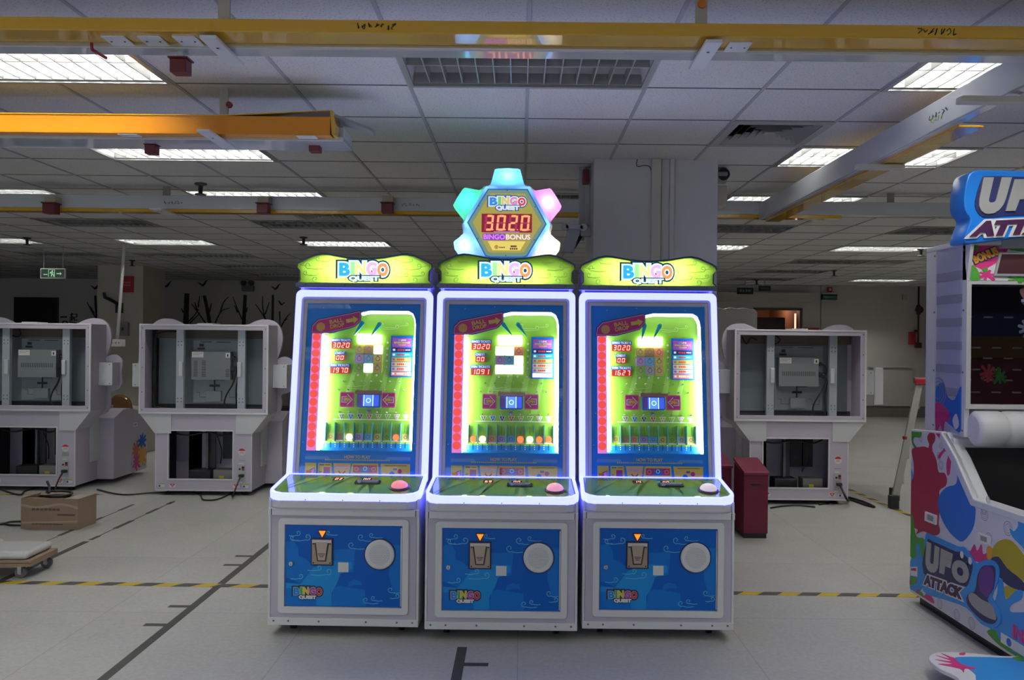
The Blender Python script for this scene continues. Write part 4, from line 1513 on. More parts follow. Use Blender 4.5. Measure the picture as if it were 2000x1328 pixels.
def gear_sign(T):
    """the glowing gear with its bonus counter"""
    Y = .475
    K = 1 / 6.64 / 324.0

    def g(X, Yc):
        return ((X - 880) * K, 1.6 + (347 - Yc / 6.64) / 324.0)
    right = [(1010, 95), (1050, 135), (1088, 280), (1120, 312), (1180, 325), (1240, 372), (1395, 347), (1450, 365), (1558, 540), (1560, 595), (1450, 730), (1440, 785), (1460, 825), (1440, 930), (1545, 1020), (1560, 1065), (1500, 1195), (1200, 1230)]
    pts = [g(x, y) for x, y in right] + [g(1760 - x, y) for x, y in reversed(right)]
    out = closed(pts, 2)
    sh = MB(lucent('opal_sign_shell', (.82, .86, .90), .7))
    n = len(out)
    cx, cz = g(880, 700)
    inn = [(cx + (x - cx) * .955, cz + (z - cz) * .955) for x, z in out]
    sh.add([(x, Y + .02, z) for x, z in out] + [(x, Y + .10, z) for x, z in out] + [(x, Y, z) for x, z in inn],
           [(i, (i + 1) % n, n + (i + 1) % n, n + i) for i in range(n)] + [(2 * n + i, 2 * n + (i + 1) % n, (i + 1) % n, i) for i in range(n)] +
           [tuple(range(2 * n, 3 * n))], True)
    o = sh.build('gear_sign', T)
    o['label'] = 'glowing gear-shaped sign on top of the middle machine'
    bk = MB(WHITE).prism(out, Y + .10, Y + .115)
    bk.build('back_plate', o)
    ft = MB(WHITE).box(-.22, .22, Y + .02, Y + .10, 2.02, g(0, 1190)[1])
    ft.build('mounting_foot', o)
    hexo = [g(635, 370), g(1140, 370), g(1385, 812), g(1140, 1225), (g(1090, 0)[0], g(0, 1243)[1]), (g(670, 0)[0], g(0, 1243)[1]), g(610, 1225), g(375, 800)]
    cx, cz = g(880, 800)

    def shrink(k, dz=0):
        return [(cx + (x - cx) * k, cz + (z - cz) * k) for x, z in hexo]
    MB(WHITE).prism([shrink(1.115), shrink(1.10)], Y + .004, Y + .10).build('inner_divider', o)
    hx = MB(emi('blue_hex_rim', (.01, .12, .45), .8, (.02, .1, .3))).prism(hexo, Y - .022, Y - .004)
    hx.m(emi('gold_hex_panel_edge', (.16, .28, .22), .8, (.2, .25, .15))).prism(shrink(.965), Y - .0226, Y - .022)
    hx.m(emi('gold_hex_panel', (.42, .36, .06), .75, (.4, .35, .1))).prism(shrink(.86), Y - .0232, Y - .022)
    hx.m(emi('gold_hex_panel_glow', (.85, .66, .14), .85, (.5, .4, .1)))
    hx.prism([g(640, 1035), g(1120, 1035), g(1050, 1150), g(700, 1150)], Y - .0238, Y - .022)  # backlight gradient painted in as stepped glow tones, brightest near the bottom
    hx.m(BLACK)
    for (X, Yc) in ((880, 392), (522, 590), (1236, 598), (516, 1005), (1230, 1015), (870, 1215)):
        x, z = g(X, Yc)
        hx.cyl((x, Y - .0226, z), (x, Y - .025, z), .003, n=8)
    # makers' marks: a red ring with a bar and a small dark strip
    x, z = g(750, 1110)
    hx.m(pbr('mark_red', (.55, .05, .03), .5)).prism([circle(x, z, .011, 16), circle(x, z, .008, 16)], Y - .0246, Y - .0238).box(x - .004, x + .002, Y - .0246, Y - .0238, z - .005, z + .005)
    x2, z2 = g(785, 1120)
    for q in range(4):
        hx.box(x2 + q * .009, x2 + q * .009 + .007, Y - .0246, Y - .0238, z2, z2 + .006)
    x3, z3 = g(920, 1140)
    hx.m(pbr('mark_dark', (.12, .08, .05), .5))
    for q in range(4):
        hx.box(x3 + q * .012, x3 + q * .012 + .009, Y - .0246, Y - .0238, z3, z3 + .009)
    hx.m(pbr('mark_pink', (.6, .25, .2), .5)).box(x3 + .004, x3 + .04, Y - .0246, Y - .0238, z3 + .014, z3 + .024)
    hx.build('hexagon_panel', o)
    lg = MB(NAVY)
    x0, z1 = g(655, 475)
    x1, zm = g(1120, 580)
    qx0, z0 = g(738, 652)
    qx1, _ = g(1040, 652)
    logo(lg, x0, x1, z0, zm, z1, qx0, qx1, Y - .0245, LETT, emi('sign_white_lettering', (.8, .9, 1), .8), emi('sign_logo_outline', (.02, .10, .40), .7), True)
    lg.build('sign_logo', o)
    x0, z1 = g(560, 690)
    x1, z0 = g(1197, 925)
    dp = MB(emi('bonus_display_back', (.22, .006, .035), 1.0, (.1, .01, .02))).box(x0, x1, Y - .030, Y - .022, z0, z1)
    dp.m(emi('bonus_ghost_segment', (.36, .02, .07), 1.0, (.2, .05, .05)))
    a0, b1 = g(582, 705)
    a1, b0 = g(1190, 905)
    digits(dp, '8888', a0, a1, b0, b1, Y - .0304, Y - .030, .045)
    dp.m(ORGLED)
    digits(dp, '3020', a0, a1, b0, b1, Y - .0312, Y - .0302, .045)
    for X in (705, 862, 1015, 1170):
        x, z = g(X, 890)
        dp.prism(circle(x, z, .0035, 8), Y - .0312, Y - .030)
    dp.m(emi('display_sill', (.5, .35, .95), .8)).box(g(715, 0)[0], g(1040, 0)[0], Y - .0308, Y - .030, z0 + .001, z0 + .005)
    dp.build('bonus_display', o)
    x0, z1 = g(577, 940)
    x1, z0 = g(1190, 1022)
    xm = g(862, 0)[0]
    bb = MB(emi('bonus_strip_purple', (.25, .05, .55), .8)).box(x0, xm, Y - .025, Y - .022, z0, z1)
    bb.m(emi('bonus_strip_gold', (.42, .28, .20), .8)).box(xm, x1, Y - .025, Y - .022, z0, z1)
    bb.m(emi('bonus_text_purple', (.80, .25, 1.0), .95)).text('BINGO', x0 + .004, xm - .002, z0 + .004, z1 - .004, Y - .0262, Y - .025, .03)
    bb.m(emi('bonus_text_gold', (1, .85, .60), .95)).text('BONUS', xm + .003, x1 - .005, z0 + .004, z1 - .004, Y - .0262, Y - .025, .03)
    bb.build('bonus_strip', o)
    for (X, Yc, c, w) in ((885, 210, (.09, .52, 1.0), .85), (375, 525, (.02, .95, .36), .55), (1385, 540, (1.0, .24, .82), .75), (360, 1080, (.22, .50, 1.0), .75), (1390, 1080, (1, .90, .60), .75),
                          (400, 800, (.20, .55, 1), .22), (1360, 800, (.20, .55, 1), .22), (640, 345, (.2, .55, 1), .22), (1120, 345, (.2, .55, 1), .22), (500, 1050, (.2, .55, 1), .22), (1260, 1050, (.2, .55, 1), .22)):
        x, z = g(X, Yc)
        ll = bpy.data.lights.new('gear_lamp', 'POINT')
        ll.energy, ll.color, ll.shadow_soft_size = w, c, .02
        lo = bpy.data.objects.new('gear_lamp', ll)
        COL.objects.link(lo)
        lo.parent = o
        lo.location = (x, Y + (.036 if w > .5 else .05), z)


pinkb = ('pink', (1.0, .35, .42), .55, (.85, .40, .42))
bingo((-.944, 4.435, 0), R(-1.2), 'left machine of the bingo trio, win counter at 1970, pink button', '1970', {(0, 2), (2, 1)}, [(2, 'yellow'), (7, 'orange')],
      [(.475, .105, -.52), (.63, .11, -.55)], ('03', '00'), ('pink', (1.0, .25, .27), .55, (.85, .30, .32)))
bingo((-.092, 4.395, 0), R(-.5), 'middle machine of the bingo trio with the glowing gear sign on top', '1091', {(0, 0), (0, 1), (1, 2), (2, 0), (2, 1), (2, 2)},
      [(0, 'orange'), (1, 'yellow'), (5, 'orange'), (6, 'yellow'), (7, 'orange'), (8, 'orange')], [(.475, .105, .62), (.605, .105, .58)], ('69', '00'),
      ('rose', (1.0, .38, .50), .55, (.85, .40, .45)), True, True)
bingo((.752, 4.43, 0), R(-.3), 'right machine of the bingo trio, win counter at 1627, white button', '1627', set(), [], [(.48, .105, -.22), (.615, .105, -.45)], ('14', '00'),
      ('white', (1.0, .82, .78), .35, (.85, .75, .72)))
# ================================================================== open-backed white cabinets
GREYP = pbr('grey_tv_back', (.16, .19, .205), .45, .1, var=.05, scale=3)
GREYL = pbr('pale_grey_tv_box', (.215, .235, .24), .45, .1)
RAILM = pbr('pale_steel_rail', (.46, .50, .53), .4, .2)
DARKIN = pbr('cabinet_inside_shade', (.030, .030, .034), .7)
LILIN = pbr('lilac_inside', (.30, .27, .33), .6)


def rear_cabinet(loc, label, rotz=0, cols=False, loops=False, tag_=False, flange=False):
    T = thing('open_back_cabinet', label, 'arcade cabinet', loc, rotz, 'open-backed white game cabinets')
    # lower body with its window
    b = MB(LILAC)
    win = rect(-.355, .294, .17, .656)
    b.prism([rect(-.49, .49, .05, .834), win], 0, .02)
    b.box(-.49, -.47, .02, .80, .05, .834).box(.47, .49, .02, .80, .05, .834).box(-.47, .47, .02, .80, .814, .834).box(-.47, .47, .02, .80, .05, .07)
    b.build('lower_body', T, .003)
    tr = MB(TRIM).prism([rrect(-.367, .306, .158, .668, .012), win], -.006, 0)
    for s in (-1, 1):
        tr.box(*sorted((s * .484, s * .493)), -.003, .01, .05, .834)
    tr.box(-.49, .49, -.003, .01, .046, .058)
    tr.build('edge_trim', T, .002)
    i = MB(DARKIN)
    i.box(-.4695, -.466, .021, .62, .07, .814).box(.466, .4695, .021, .62, .07, .814).box(-.466, .466, .021, .62, .07, .073).box(-.466, .466, .021, .62, .81, .8135)  # dark liners added so the pale inner sides look shaded
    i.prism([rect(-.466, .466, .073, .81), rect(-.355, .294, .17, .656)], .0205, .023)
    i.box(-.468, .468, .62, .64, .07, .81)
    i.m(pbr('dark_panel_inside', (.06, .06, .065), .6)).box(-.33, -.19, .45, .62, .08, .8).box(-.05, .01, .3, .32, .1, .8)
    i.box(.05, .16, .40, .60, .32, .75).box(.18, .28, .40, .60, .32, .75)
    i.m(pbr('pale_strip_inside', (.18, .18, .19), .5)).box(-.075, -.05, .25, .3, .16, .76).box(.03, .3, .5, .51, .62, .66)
    i.build('shade_liner_fittings', T)
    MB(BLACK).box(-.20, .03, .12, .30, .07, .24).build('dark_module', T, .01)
    ps = MB(pbr('power_supply_metal', (.24, .24, .22), .4, .6)).box(.07, .27, .08, .22, .07, .25)
    ps.m(pbr('yellow_label', (.55, .45, .05), .5)).box(.13, .18, .078, .08, .15, .19)
    ps.build('power_supply', T, .003)
    MB(CABLE).tube([(-.33, .10, .62), (-.2, .1, .60), (0, .1, .635), (.16, .1, .60), (.28, .12, .64)], .008).tube([(.1, .1, .6), (.13, .14, .45), (.10, .2, .3)], .006).build('inner_cable', T)
    # upper screen box
    u = MB(LILAC)
    hole = rect(-.598, .598, .888, 1.686)
    u.prism([rect(-.653, .653, .834, 1.74), hole], -.02, 0)
    u.box(-.653, -.63, 0, .30, .834, 1.74).box(.63, .653, 0, .30, .834, 1.74).box(-.63, .63, 0, .30, 1.715, 1.74).box(-.63, .63, 0, .30, .834, .858)
    u.box(-.63, .63, .28, .30, .858, 1.715)
    u.build('screen_box', T, .003)
    MB(TRIM).prism([rect(-.657, .657, .83, 1.744), rect(-.640, .640, .847, 1.727)], -.026, -.012).box(-.08, .08, 0, .2, 1.742, 1.756).build('box_trim', T, .002)
    for s in (-1, 1):
        g = MB(pbr('gusset_white', (.66, .66, .67), .4)).prism([(s * .653, .834), (s * .50, .634), (s * .494, .634), (s * .494, .55 + .06), (s * .33, .834)], -.014, -.001)
        g = MB(pbr('gusset_white', (.66, .66, .67), .4)).prism([(s * .653, .833), (s * .496, .632), (s * .33, .632), (s * .33, .833)], -.012, -.001)
        g.prism([(s * .653, .833), (s * .496, .632), (s * .491, .632), (s * .491, .833)], 0, .30)
        g.build('gusset', T)
    tv = MB(GREYP).box(-.56, .56, .215, .24, .915, 1.60)
    tv.m(pbr('brown_tv_edge', (.12, .10, .07), .6)).box(-.60, .60, .22, .28, 1.60, 1.69)
    tv.m(DARKIN).box(-.62, -.58, .2, .28, .86, 1.7).box(-.6, .6, .23, .28, .86, .915)
    tv.m(pbr('grey_tv_step', (.25, .28, .29), .45, .1)).box(-.19, .30, .19, .215, .93, 1.58)
    tv.m(pbr('tv_slot', (.05, .055, .06), .6)).box(-.12, .0, .188, .19, 1.56, 1.568).box(.05, .2, .188, .19, 1.56, 1.568)
    for (x0, x1) in ((-.15, -.04), (.16, .27)):
        tv.stroke([(x0, 1.04), (x0 + .03, 1.04), (x0 + .03, .99), (x1, .99), (x1, 1.04)], .005, .188, .19, False)
    tv.build('screen_back', T, .003)
    cb_ = MB(GREYL).box(-.175, .228, .10, .19, 1.175, 1.465)
    cb_.m(pbr('vent_slot', (.055, .06, .065), .7))
    if cols:
        for x in (-.13, -.045, .20):
            for k in range(10 if x < .1 else 5):
                cb_.box(x - .02, x + .02, .0985, .10, 1.21 + k * .017, 1.217 + k * .017)
    else:
        for k in range(18):
            cb_.box(-.14 + k * .019, -.132 + k * .019, .0985, .10, 1.28, 1.325)
    cb_.m(PAPER).box(-.168, -.05, .098, .10, 1.405, 1.462).box(.178, .225, .098, .10, 1.405, 1.452)
    cb_.m(BLACK).box(.194, .208, .0965, .098, 1.415, 1.44)
    cb_.m(pbr('sticker_ink', (.35, .33, .30), .6)).box(-.158, -.06, .0975, .098, 1.445, 1.45).box(-.158, -.09, .0975, .098, 1.43, 1.434)
    cb_.build('control_box', T, .003)
    MB(BLACK).box(-.125, -.085, .18, .19, 1.515, 1.545).box(-.145, -.075, .18, .19, 1.485, 1.505).build('connector_block', T)
    bl = MB(BLACK).box(-.015, .085, .175, .19, 1.10, 1.122).box(.03, .04, .18, .19, 1.04, 1.17).box(.03, .14, .175, .19, 1.165, 1.172)
    bl.m(GREYL).box(-.04, .115, .15, .19, .95, 1.055)
    bl.build('cable_clamp', T, .002)
    for x, s in ((-.274, 1), (.356, -1)):
        r = MB(RAILM).box(x - .038, x + .038, .055, .075, .862, 1.71).box(x - .038, x - .034, .075, .1, .862, 1.71).box(x + .034, x + .038, .075, .1, .862, 1.71)
        r.box(x - .09, x + .05, .03, .10, .858, .866)
        r.m(pbr('rail_hole', (.08, .08, .08), .7))
        for dx in (-.018, .018):
            for z in (.95, .985, 1.53, 1.565):
                r.cyl((x + dx, .055, z), (x + dx, .054, z), .006, n=8)
        rl = r.build('mounting_rail', T, .002)
        MB(pbr('white_handle', (.66, .67, .68), .4)).box(x + (.0 if s > 0 else -.03) - .005, x + (.03 if s > 0 else .0) + .005, .03, .055, 1.21, 1.36).build('handle', rl, .004)
    runs = [([(.228, .14, 1.40), (.27, .11, 1.40), (.305, .11, 1.36), (.30, .12, 1.28)], .010), ([(.235, .13, 1.30), (.29, .09, 1.28), (.26, .09, 1.14), (.19, .1, 1.02), (.17, .1, .93), (.20, .1, .87)], .008),
            ([(.235, .13, 1.28), (.31, .10, 1.24), (.29, .1, 1.08), (.295, .1, .93), (.31, .1, .87)], .008)]
    if loops:
        runs.append(([(-.33, .1, 1.67), (-.50, .1, 1.655), (-.545, .1, 1.60), (-.555, .1, 1.3), (-.555, .1, .93), (-.50, .1, .885), (-.38, .1, .872)], .009))
    else:
        runs += [([(-.55, .1, 1.67), (-.50, .12, 1.60), (-.46, .1, 1.66), (-.40, .1, 1.64)], .008), ([(-.2, .15, 1.69), (-.16, .12, 1.64), (-.2, .14, 1.60), (-.26, .14, 1.61)], .007)]
    for pts, r_ in runs:
        MB(CABLE).tube(pts, r_).build('screen_cable', T)
    MB(CABLE).box(.225, .29, .10, .15, 1.27, 1.32).build('cable_plug', T)
    MB(CABLE).box(.225, .26, .10, .15, 1.385, 1.42).build('cable_plug', T)
    # shaped front board seen past the box
    half = [(0, 1.745), (.335, 1.746), (.42, 1.79), (.50, 1.808), (.60, 1.795), (.676, 1.73), (.705, 1.60), (.675, 1.45), (.640, 1.385), (.70, 1.412), (.76, 1.410), (.825, 1.345), (.815, 1.22),
            (.824, 1.12), (.785, 1.045), (.70, 1.01), (.700, .94), (.69, .853), (.62, .77), (.40, .74)]
    lob = [(p.x, p.y) for p in smooth_path([Vector((x, z, 0)) for x, z in half[1:]], 3)]
    MB(LILAC).prism([(0, 1.745)] + lob + [(0, .74)] + [(-x, z) for x, z in reversed(lob)], .305, .335).build('shaped_front_board', T, .003)
    for s in (-1, 1):
        a = MB(pbr('arm_box_white', (.66, .67, .67), .4))
        a.box(*sorted((s * .655, s * .80)), .14, .303, 1.095, 1.335)
        a.m(pbr('screw_head', (.2, .18, .16), .4, .6))
        for z in (1.115, 1.315):
            a.cyl((s * .77, .139, z), (s * .77, .137, z), .006, n=8)
        a.build('arm_box', T, .002)
        MB(pbr('arm_box_white', (.66, .67, .67), .4)).box(*sorted((s * .49, s * .51)), .28, .46, .26, .72).build('side_plate', T, .003)
    if flange:
        MB(TRIM).box(.875, .97, .30, .345, .98, 1.366).build('arm_flange', T, .01)
        MB(TRIM).box(.80, .88, .31, .335, 1.10, 1.33).build('arm_web', T)
    # console on the far side
    c = MB(LILAC)
    c.prism([(.80, .05), (1.25, .05), (1.25, .66), (1.20, .73), (.80, .80), (.66, .80), (.45, .72), (.45, .05)], -.67, .67, ax='x')
    c.build('front_console', T, .004)
    MB(WHITEP).box(.6702, .672, .90, 1.0, .58, .62).m(GREYM).box(.672, .6725, .915, .985, .59, .61).build('rating_label', T)
    cs = MB(WHITEP).prism([(.84, .07), (1.24, .07), (1.24, .48), (1.15, .52), (.95, .40), (.86, .25)], .6700, .6704, ax='x')
    cs.m(LILAC).prism([(.84, .07), (1.24, .07), (1.24, .48), (1.15, .52), (.95, .40), (.86, .25)], .6704, .6706, ax='x')
    R_ = random.Random(5)
    for (y, z, r, m_) in ((.98, .30, .10, pbr('art_red', (.55, .10, .05), .4)), (1.12, .38, .11, BLUE), (1.13, .22, .13, pbr('art_orange', (.75, .35, .03), .4)), (.98, .16, .09, MAG), (.90, .12, .06, SILV)):
        cs.m(m_)
        cs.prism([(a_, max(.06, b_)) for a_, b_ in splat(y, z, r, 9, int(r * 900 + y * 10))], .6704, .6716 + R_.uniform(0, .0015), ax='x')
    cs.m(pbr('art_dots', (.08, .08, .08), .5))
    for k in range(14):
        cs.prism(circle(R_.uniform(.92, 1.22), R_.uniform(.09, .38), .008, 8), .6704, .6715, ax='x')
    cs.build('paint_splash_sticker', T)
    # inlet, stickers, screws, feet
    il = MB(pbr('inlet_plate', (.50, .50, .50), .4, .4)).box(.345, .425, -.008, 0, .150, .315)
    il.m(BLACK).cyl((.372, -.008, .275), (.372, -.014, .275), .010, n=10).box(.392, .417, -.012, -.008, .262, .302)
    il.m(REDP).box(.395, .414, -.014, -.012, .266, .282)
    inl = il.build('power_inlet', T, .002)
    MB(CABLE).box(.37, .42, -.05, -.008, .195, .225).build('plug', inl, .006)
    st = MB(PAPER).prism(circle(.39, .447, .036, 20), -.0015, 0)
    st.m(REDP).prism([(.39 + .036 * math.cos(R(a_)), .447 + .036 * math.sin(R(a_))) for a_ in range(20, 161, 10)], -.0022, -.0015)
    st.m(pbr('sticker_pink', (.6, .35, .33), .6)).box(.367, .413, -.0022, -.0015, .432, .438).box(.372, .408, -.0022, -.0015, .443, .449)
    st.build('warning_sticker', T)
    MB(GREYM if tag_ else LILIN).box(.355, .425, -.0012, 0, .36, .405 if tag_ else .365).build('rating_label', T)
    MB(PAPER).box(.355, .395, -.0015, 0, .128, .146).build('rating_label', T)
    MB(PAPER).box(.36, .41, -.0012, 0, .322, .335).build('rating_label', T)
    for x in (-.43, -.315, .335, .43):
        s2 = MB(PAPER).box(x - .034, x + .034, -.0014, 0, .082, .122)
        if abs(x) > .4:
            s2.m(pbr('yellow_label', (.55, .45, .05), .5)).box(x - .03, x + .034, -.002, 0, .112, .122)
            s2.m(BLUE).prism(circle(x - .016, .096, .011, 10), -.002, 0)
        else:
            s2.m(REDP).prism([(x - .03, .119), (x + .03, .119), (x, .085)], -.002, 0).m(PAPER).prism([(x - .012, .112), (x + .012, .112), (x, .097)], -.0026, -.002)
        s2.build('caution_sticker', T)
    for x in (-.625, .625):
        for z in (.87, 1.05, 1.3, 1.5, 1.70):
            MB(pbr('screw_head', (.2, .18, .16), .4, .6)).cyl((x, -.02, z), (x, -.022, z), .006, n=8).build('screw', T)
    for x in (-.4, .4):
        for y in (.1, 1.1):
            MB(BLACK).rings([((x, y, 0), .03), ((x, y, .012), .03), ((x, y, .018), .012), ((x, y, .05), .012)], 12).build('foot', T)
    return T


rear_cabinet((-5.115, 8.56, 0), 'white open-backed cabinet cut by the left picture edge', 0, False, False, True)
rear_cabinet((-3.218, 8.38, 0), 'white open-backed cabinet directly left of the bingo machines', 0, True, True)
rear_cabinet((2.783, 8.20, 0), 'white open-backed cabinet behind the dark red ticket boxes', 0, False, False, False, True)


def cable(pts, lab, r=.008):
    return tag(MB(CABLE).tube(pts, r).build('power_cable'), lab, 'cable', 'black power cables')


q = [at_z(u, v, .011) for u, v in ((455, 962), (425, 975), (398, 976), (392, 968), (380, 962), (300, 962), (240, 966), (190, 956))]
cable([Vector((-3.218 + .395, 8.325, .205)), Vector((-3.218 + .39, 8.26, .15)), Vector((-3.218 + .36, 8.2, .03))] + q, 'black cable looping on the floor from the cabinet left of the bingo machines')
q = [at_z(u, v, .011) for u, v in ((108, 958), (80, 952), (50, 958), (40, 966), (20, 962), (0, 955))]
cable([Vector((-5.115 + .395, 8.505, .205)), Vector((-5.115 + .38, 8.45, .13)), Vector((-5.115 + .36, 8.42, .03))] + q, 'black cable running left from the leftmost open cabinet')
q = [at_z(u, v, .011) for u, v in ((1660, 976), (1690, 986), (1708, 990), (1690, 981), (1655, 971), (1640, 975), (1600, 985))]
cable([Vector((2.783 + .395, 8.145, .205)), Vector((2.783 + .43, 8.06, .08))] + q, 'black cable coiled on the floor beside the stepladder', .011)
q = [at_z(u, v, .010) for u, v in ((1592, 990), (1560, 987), (1530, 988), (1505, 992))]
cable(q, 'short black cable lying between the red box and the open cabinet')

# ================================================================== the colourful machine at right
UX = 2.45
FR = Matrix.Translation((UX, 0, 0)) @ Matrix.Rotation(R(-90), 4, 'Z')   # x = towards the viewer side, y = into the machine
UFO = thing('arcade_machine', 'white game machine with blue sign and paint-splash side at right picture edge', 'arcade machine', (0, 0, 0))


def up(u, v):           # a point of the side face seen at (u, v): (-y, z)
    p = at_x(u, v, UX)
    return (-p.y, p.z)


def A1(pts):
    return [up(1740 + X / 3.689, 640 + Y / 3.689) for X, Y in pts]


def A2(pts):
    return [up(1740 + X / 3.609, 960 + Y / 3.609) for X, Y in pts]


side = [(-5.15, .06), (-5.15, 1.075), (-4.78, 1.10), (-4.62, .975), (-4.43, .775), (-3.2, .79), (-3.2, .06)]
sb = MB(pbr('ufo_white_laminate', (.68, .67, .72), .35)).prism(side, 0, .03)
body = MB(WHITE, FR)
body.prism(side, .002, .03)
body.prism([(-5.15, .06), (-5.15, 1.07), (-4.70, 1.07), (-4.70, .06)], .03, 1.0)
body.prism(side, 1.0, 1.03)
body.prism([(-4.70, .06), (-4.70, .40), (-3.2, .40), (-3.2, .06)], .03, 1.0)
body.build('base', UFO, .004)
MB(BLACK, FR).box(-5.1, -3.25, .04, 1.0, 0, .06).build('plinth', UFO)
ins = MB(pbr('basin_black', (.012, .012, .013), .5)).box(UX + .03, UX + 1.0, 4.68, 4.695, .40, 1.02)
ins.box(UX + .03, UX + 1.0, 3.6, 4.68, .40, .47)
ins.build('basin', UFO)
rm = MB(pbr('rim_white', (.62, .63, .64), .4), FR)
rm.prism([(-4.78, 1.10), (-4.62, .975), (-4.43, .775), (-3.2, .79), (-3.2, .75), (-4.46, .735), (-4.66, .94), (-4.80, 1.06)], -.006, .085)
rm.build('basin_rim', UFO, .006)
art = MB(pbr('ufo_white_print', (.66, .65, .70), .35), FR)
art.prism([(x, z) for x, z in ((-5.145, .075), (-5.145, 1.06), (-4.78, 1.085), (-4.63, .965), (-4.44, .765), (-3.2, .775), (-3.2, .075))], 0, .002)
GRN = pbr('art_green', (.06, .30, .03), .4)
ABLU = pbr('art_blue', (.01, .15, .60), .4)
ABL2 = pbr('art_sky_blue', (.03, .28, .70), .4)
ACRI = pbr('art_crimson', (.40, .02, .07), .4)
APNK = pbr('art_pink', (.62, .03, .20), .4)
AYEL = pbr('art_yellow_olive', (.45, .36, .02), .4)
AORG = pbr('art_orange', (.55, .22, .03), .4)
AGRY = pbr('art_line_grey', (.32, .30, .36), .5)
ADRK = pbr('art_navy', (.015, .02, .10), .4)
APUR = pbr('art_purple', (.13, .03, .25), .4)


_lay = [0]


def inside(p):
    # keep the print on the panel
    x = min(max(p[0], -5.146), -3.2)
    prof = [(-5.15, 1.062), (-4.78, 1.088), (-4.63, .968), (-4.44, .768), (-3.2, .778)]
    zt = 1.06
    for (xa, za), (xb, zb) in zip(prof, prof[1:]):
        if xa <= x <= xb:
            zt = za + (zb - za) * (x - xa) / (xb - xa)
    return (x, min(max(p[1], .078), zt))


def pr(m_, pts, k, soft=3):
    _lay[0] += 1
    q_ = [inside(p) for p in (closed(pts, soft) if soft else pts)]
    art.m(m_).prism(q_, -.0002 - .00012 * _lay[0], .0005)


# line-drawn rings in the white ground
for (X, Y, r) in ((345, 925, 30), (360, 990, 34), (215, 800, 26), (545, 1160, 34), (670, 1310, 34), (700, 1240, 24), (360, 850, 24)):
    c_ = A1([(X, Y)])[0]
    k = r / 3.689 / 345
    for kk in (1, .62, .3):
        art.m(AGRY).prism([circle(*c_, k * kk, 20), circle(*c_, k * kk * .84, 20)], -.00015 - .00001 * kk, .0005)
for (X, Y, r) in ((345, 790, 40), (465, 870, 42), (570, 930, 44), (660, 160, 46), (825, 260, 50), (690, 330, 40)):
    c_ = A2([(X, Y)])[0]
    k = r / 3.609 / 370
    for kk in (1, .66, .34):
        art.m(AGRY).prism([circle(*c_, k * kk, 20), circle(*c_, k * kk * .88, 20)], -.00015 - .00001 * kk, .0005)
pr(GRN, A1([(122, 715), (215, 730), (215, 790), (170, 790), (165, 830), (195, 870), (180, 885), (140, 810), (122, 812)]), 1)
pr(APNK, A1([(325, 760), (385, 775), (440, 850), (470, 960), (440, 940), (425, 1050), (405, 1060), (400, 980), (412, 920), (390, 890), (350, 945), (340, 920), (385, 860), (350, 800)]), 1)
pr(ABL2, A1([(120, 960), (140, 1000), (160, 1060), (140, 1120), (118, 1120)]), 1)
pr(ACRI, A1([(150, 880), (200, 860), (250, 858), (300, 890), (330, 960), (345, 1040), (385, 1045), (405, 1090), (395, 1140), (350, 1175), (355, 1260), (345, 1400), (340, 1480), (280, 1440), (170, 1420), (130, 1330), (118, 1240), (118, 1150), (160, 1080), (165, 980)]), 2)
pr(ACRI, A1([(262, 790), (290, 748), (318, 770), (318, 812), (298, 850), (300, 890), (268, 880), (276, 840)]), 2)
pr(ACRI, A2([(160, 215), (200, 200), (260, 180), (330, 220), (345, 290), (300, 310), (230, 280), (180, 300), (190, 270), (160, 250)]), 2)
pr(ABLU, A1([(500, 1000), (515, 1140), (560, 1180), (600, 1260), (610, 1340), (590, 1450), (520, 1540), (460, 1510), (400, 1440), (350, 1330), (345, 1220), (400, 1150), (470, 1125), (480, 1040)]), 3)
pr(GRN, A2([(110, 320), (140, 290), (135, 190), (155, 170), (165, 250), (185, 320), (240, 340), (230, 480), (190, 500), (130, 450), (102, 400)]), 2)
pr(GRN, A2([(100, 520), (140, 520), (130, 600), (100, 600)]), 2)
pr(ABL2, A2([(130, 490), (180, 460), (178, 380), (200, 370), (215, 450), (260, 480), (250, 640), (180, 720), (140, 700), (135, 640)]), 3)
pr(APNK, A2([(530, 400), (560, 420), (590, 370), (610, 420), (640, 370), (650, 440), (690, 430), (690, 500), (640, 500), (580, 480)]), 2)
pr(AYEL, A2([(715, 410), (760, 350), (840, 340), (920, 420), (1000, 560), (980, 640), (880, 600), (800, 510), (720, 470)]), 2)
pr(ADRK, A2([(700, 480), (760, 460), (820, 540), (920, 620), (960, 700), (860, 680), (780, 620), (740, 540)]), 3)
pr(AORG, A2([(680, 390), (715, 400), (710, 475), (680, 470)]), 3)
pr(AYEL, A2([(800, 670), (880, 690), (900, 760), (830, 780)]), 3)
pr(ABL2, A2([(760, 640), (790, 620), (810, 760), (880, 700), (930, 700), (920, 760), (850, 800), (850, 850), (1000, 880), (1100, 1200), (860, 1160), (740, 1000), (640, 900), (740, 760)]), 4)
pr(ABL2, A2([(840, 260), (870, 280), (900, 240), (895, 190), (930, 180), (1000, 260), (1000, 460), (930, 390), (860, 320)]), 3)
pr(GRN, A2([(680, 985), (740, 975), (770, 1050), (800, 1020), (820, 1090), (860, 1060), (860, 1130), (930, 1140), (940, 1170), (860, 1155), (740, 1060)]), 5)
pr(APNK, A2([(178, 720), (200, 690), (230, 740), (260, 710), (300, 760), (300, 790), (240, 770)]), 4)
pr(GRN, A2([(200, 700), (225, 720), (230, 755), (205, 740)]), 5)
pr(PAPER, A2([(140, 530), (188, 530), (188, 600), (140, 590)]), 5, 0)
pr(ACRI, A2([(145, 540), (182, 540), (182, 560), (145, 556)]), 6, 0)
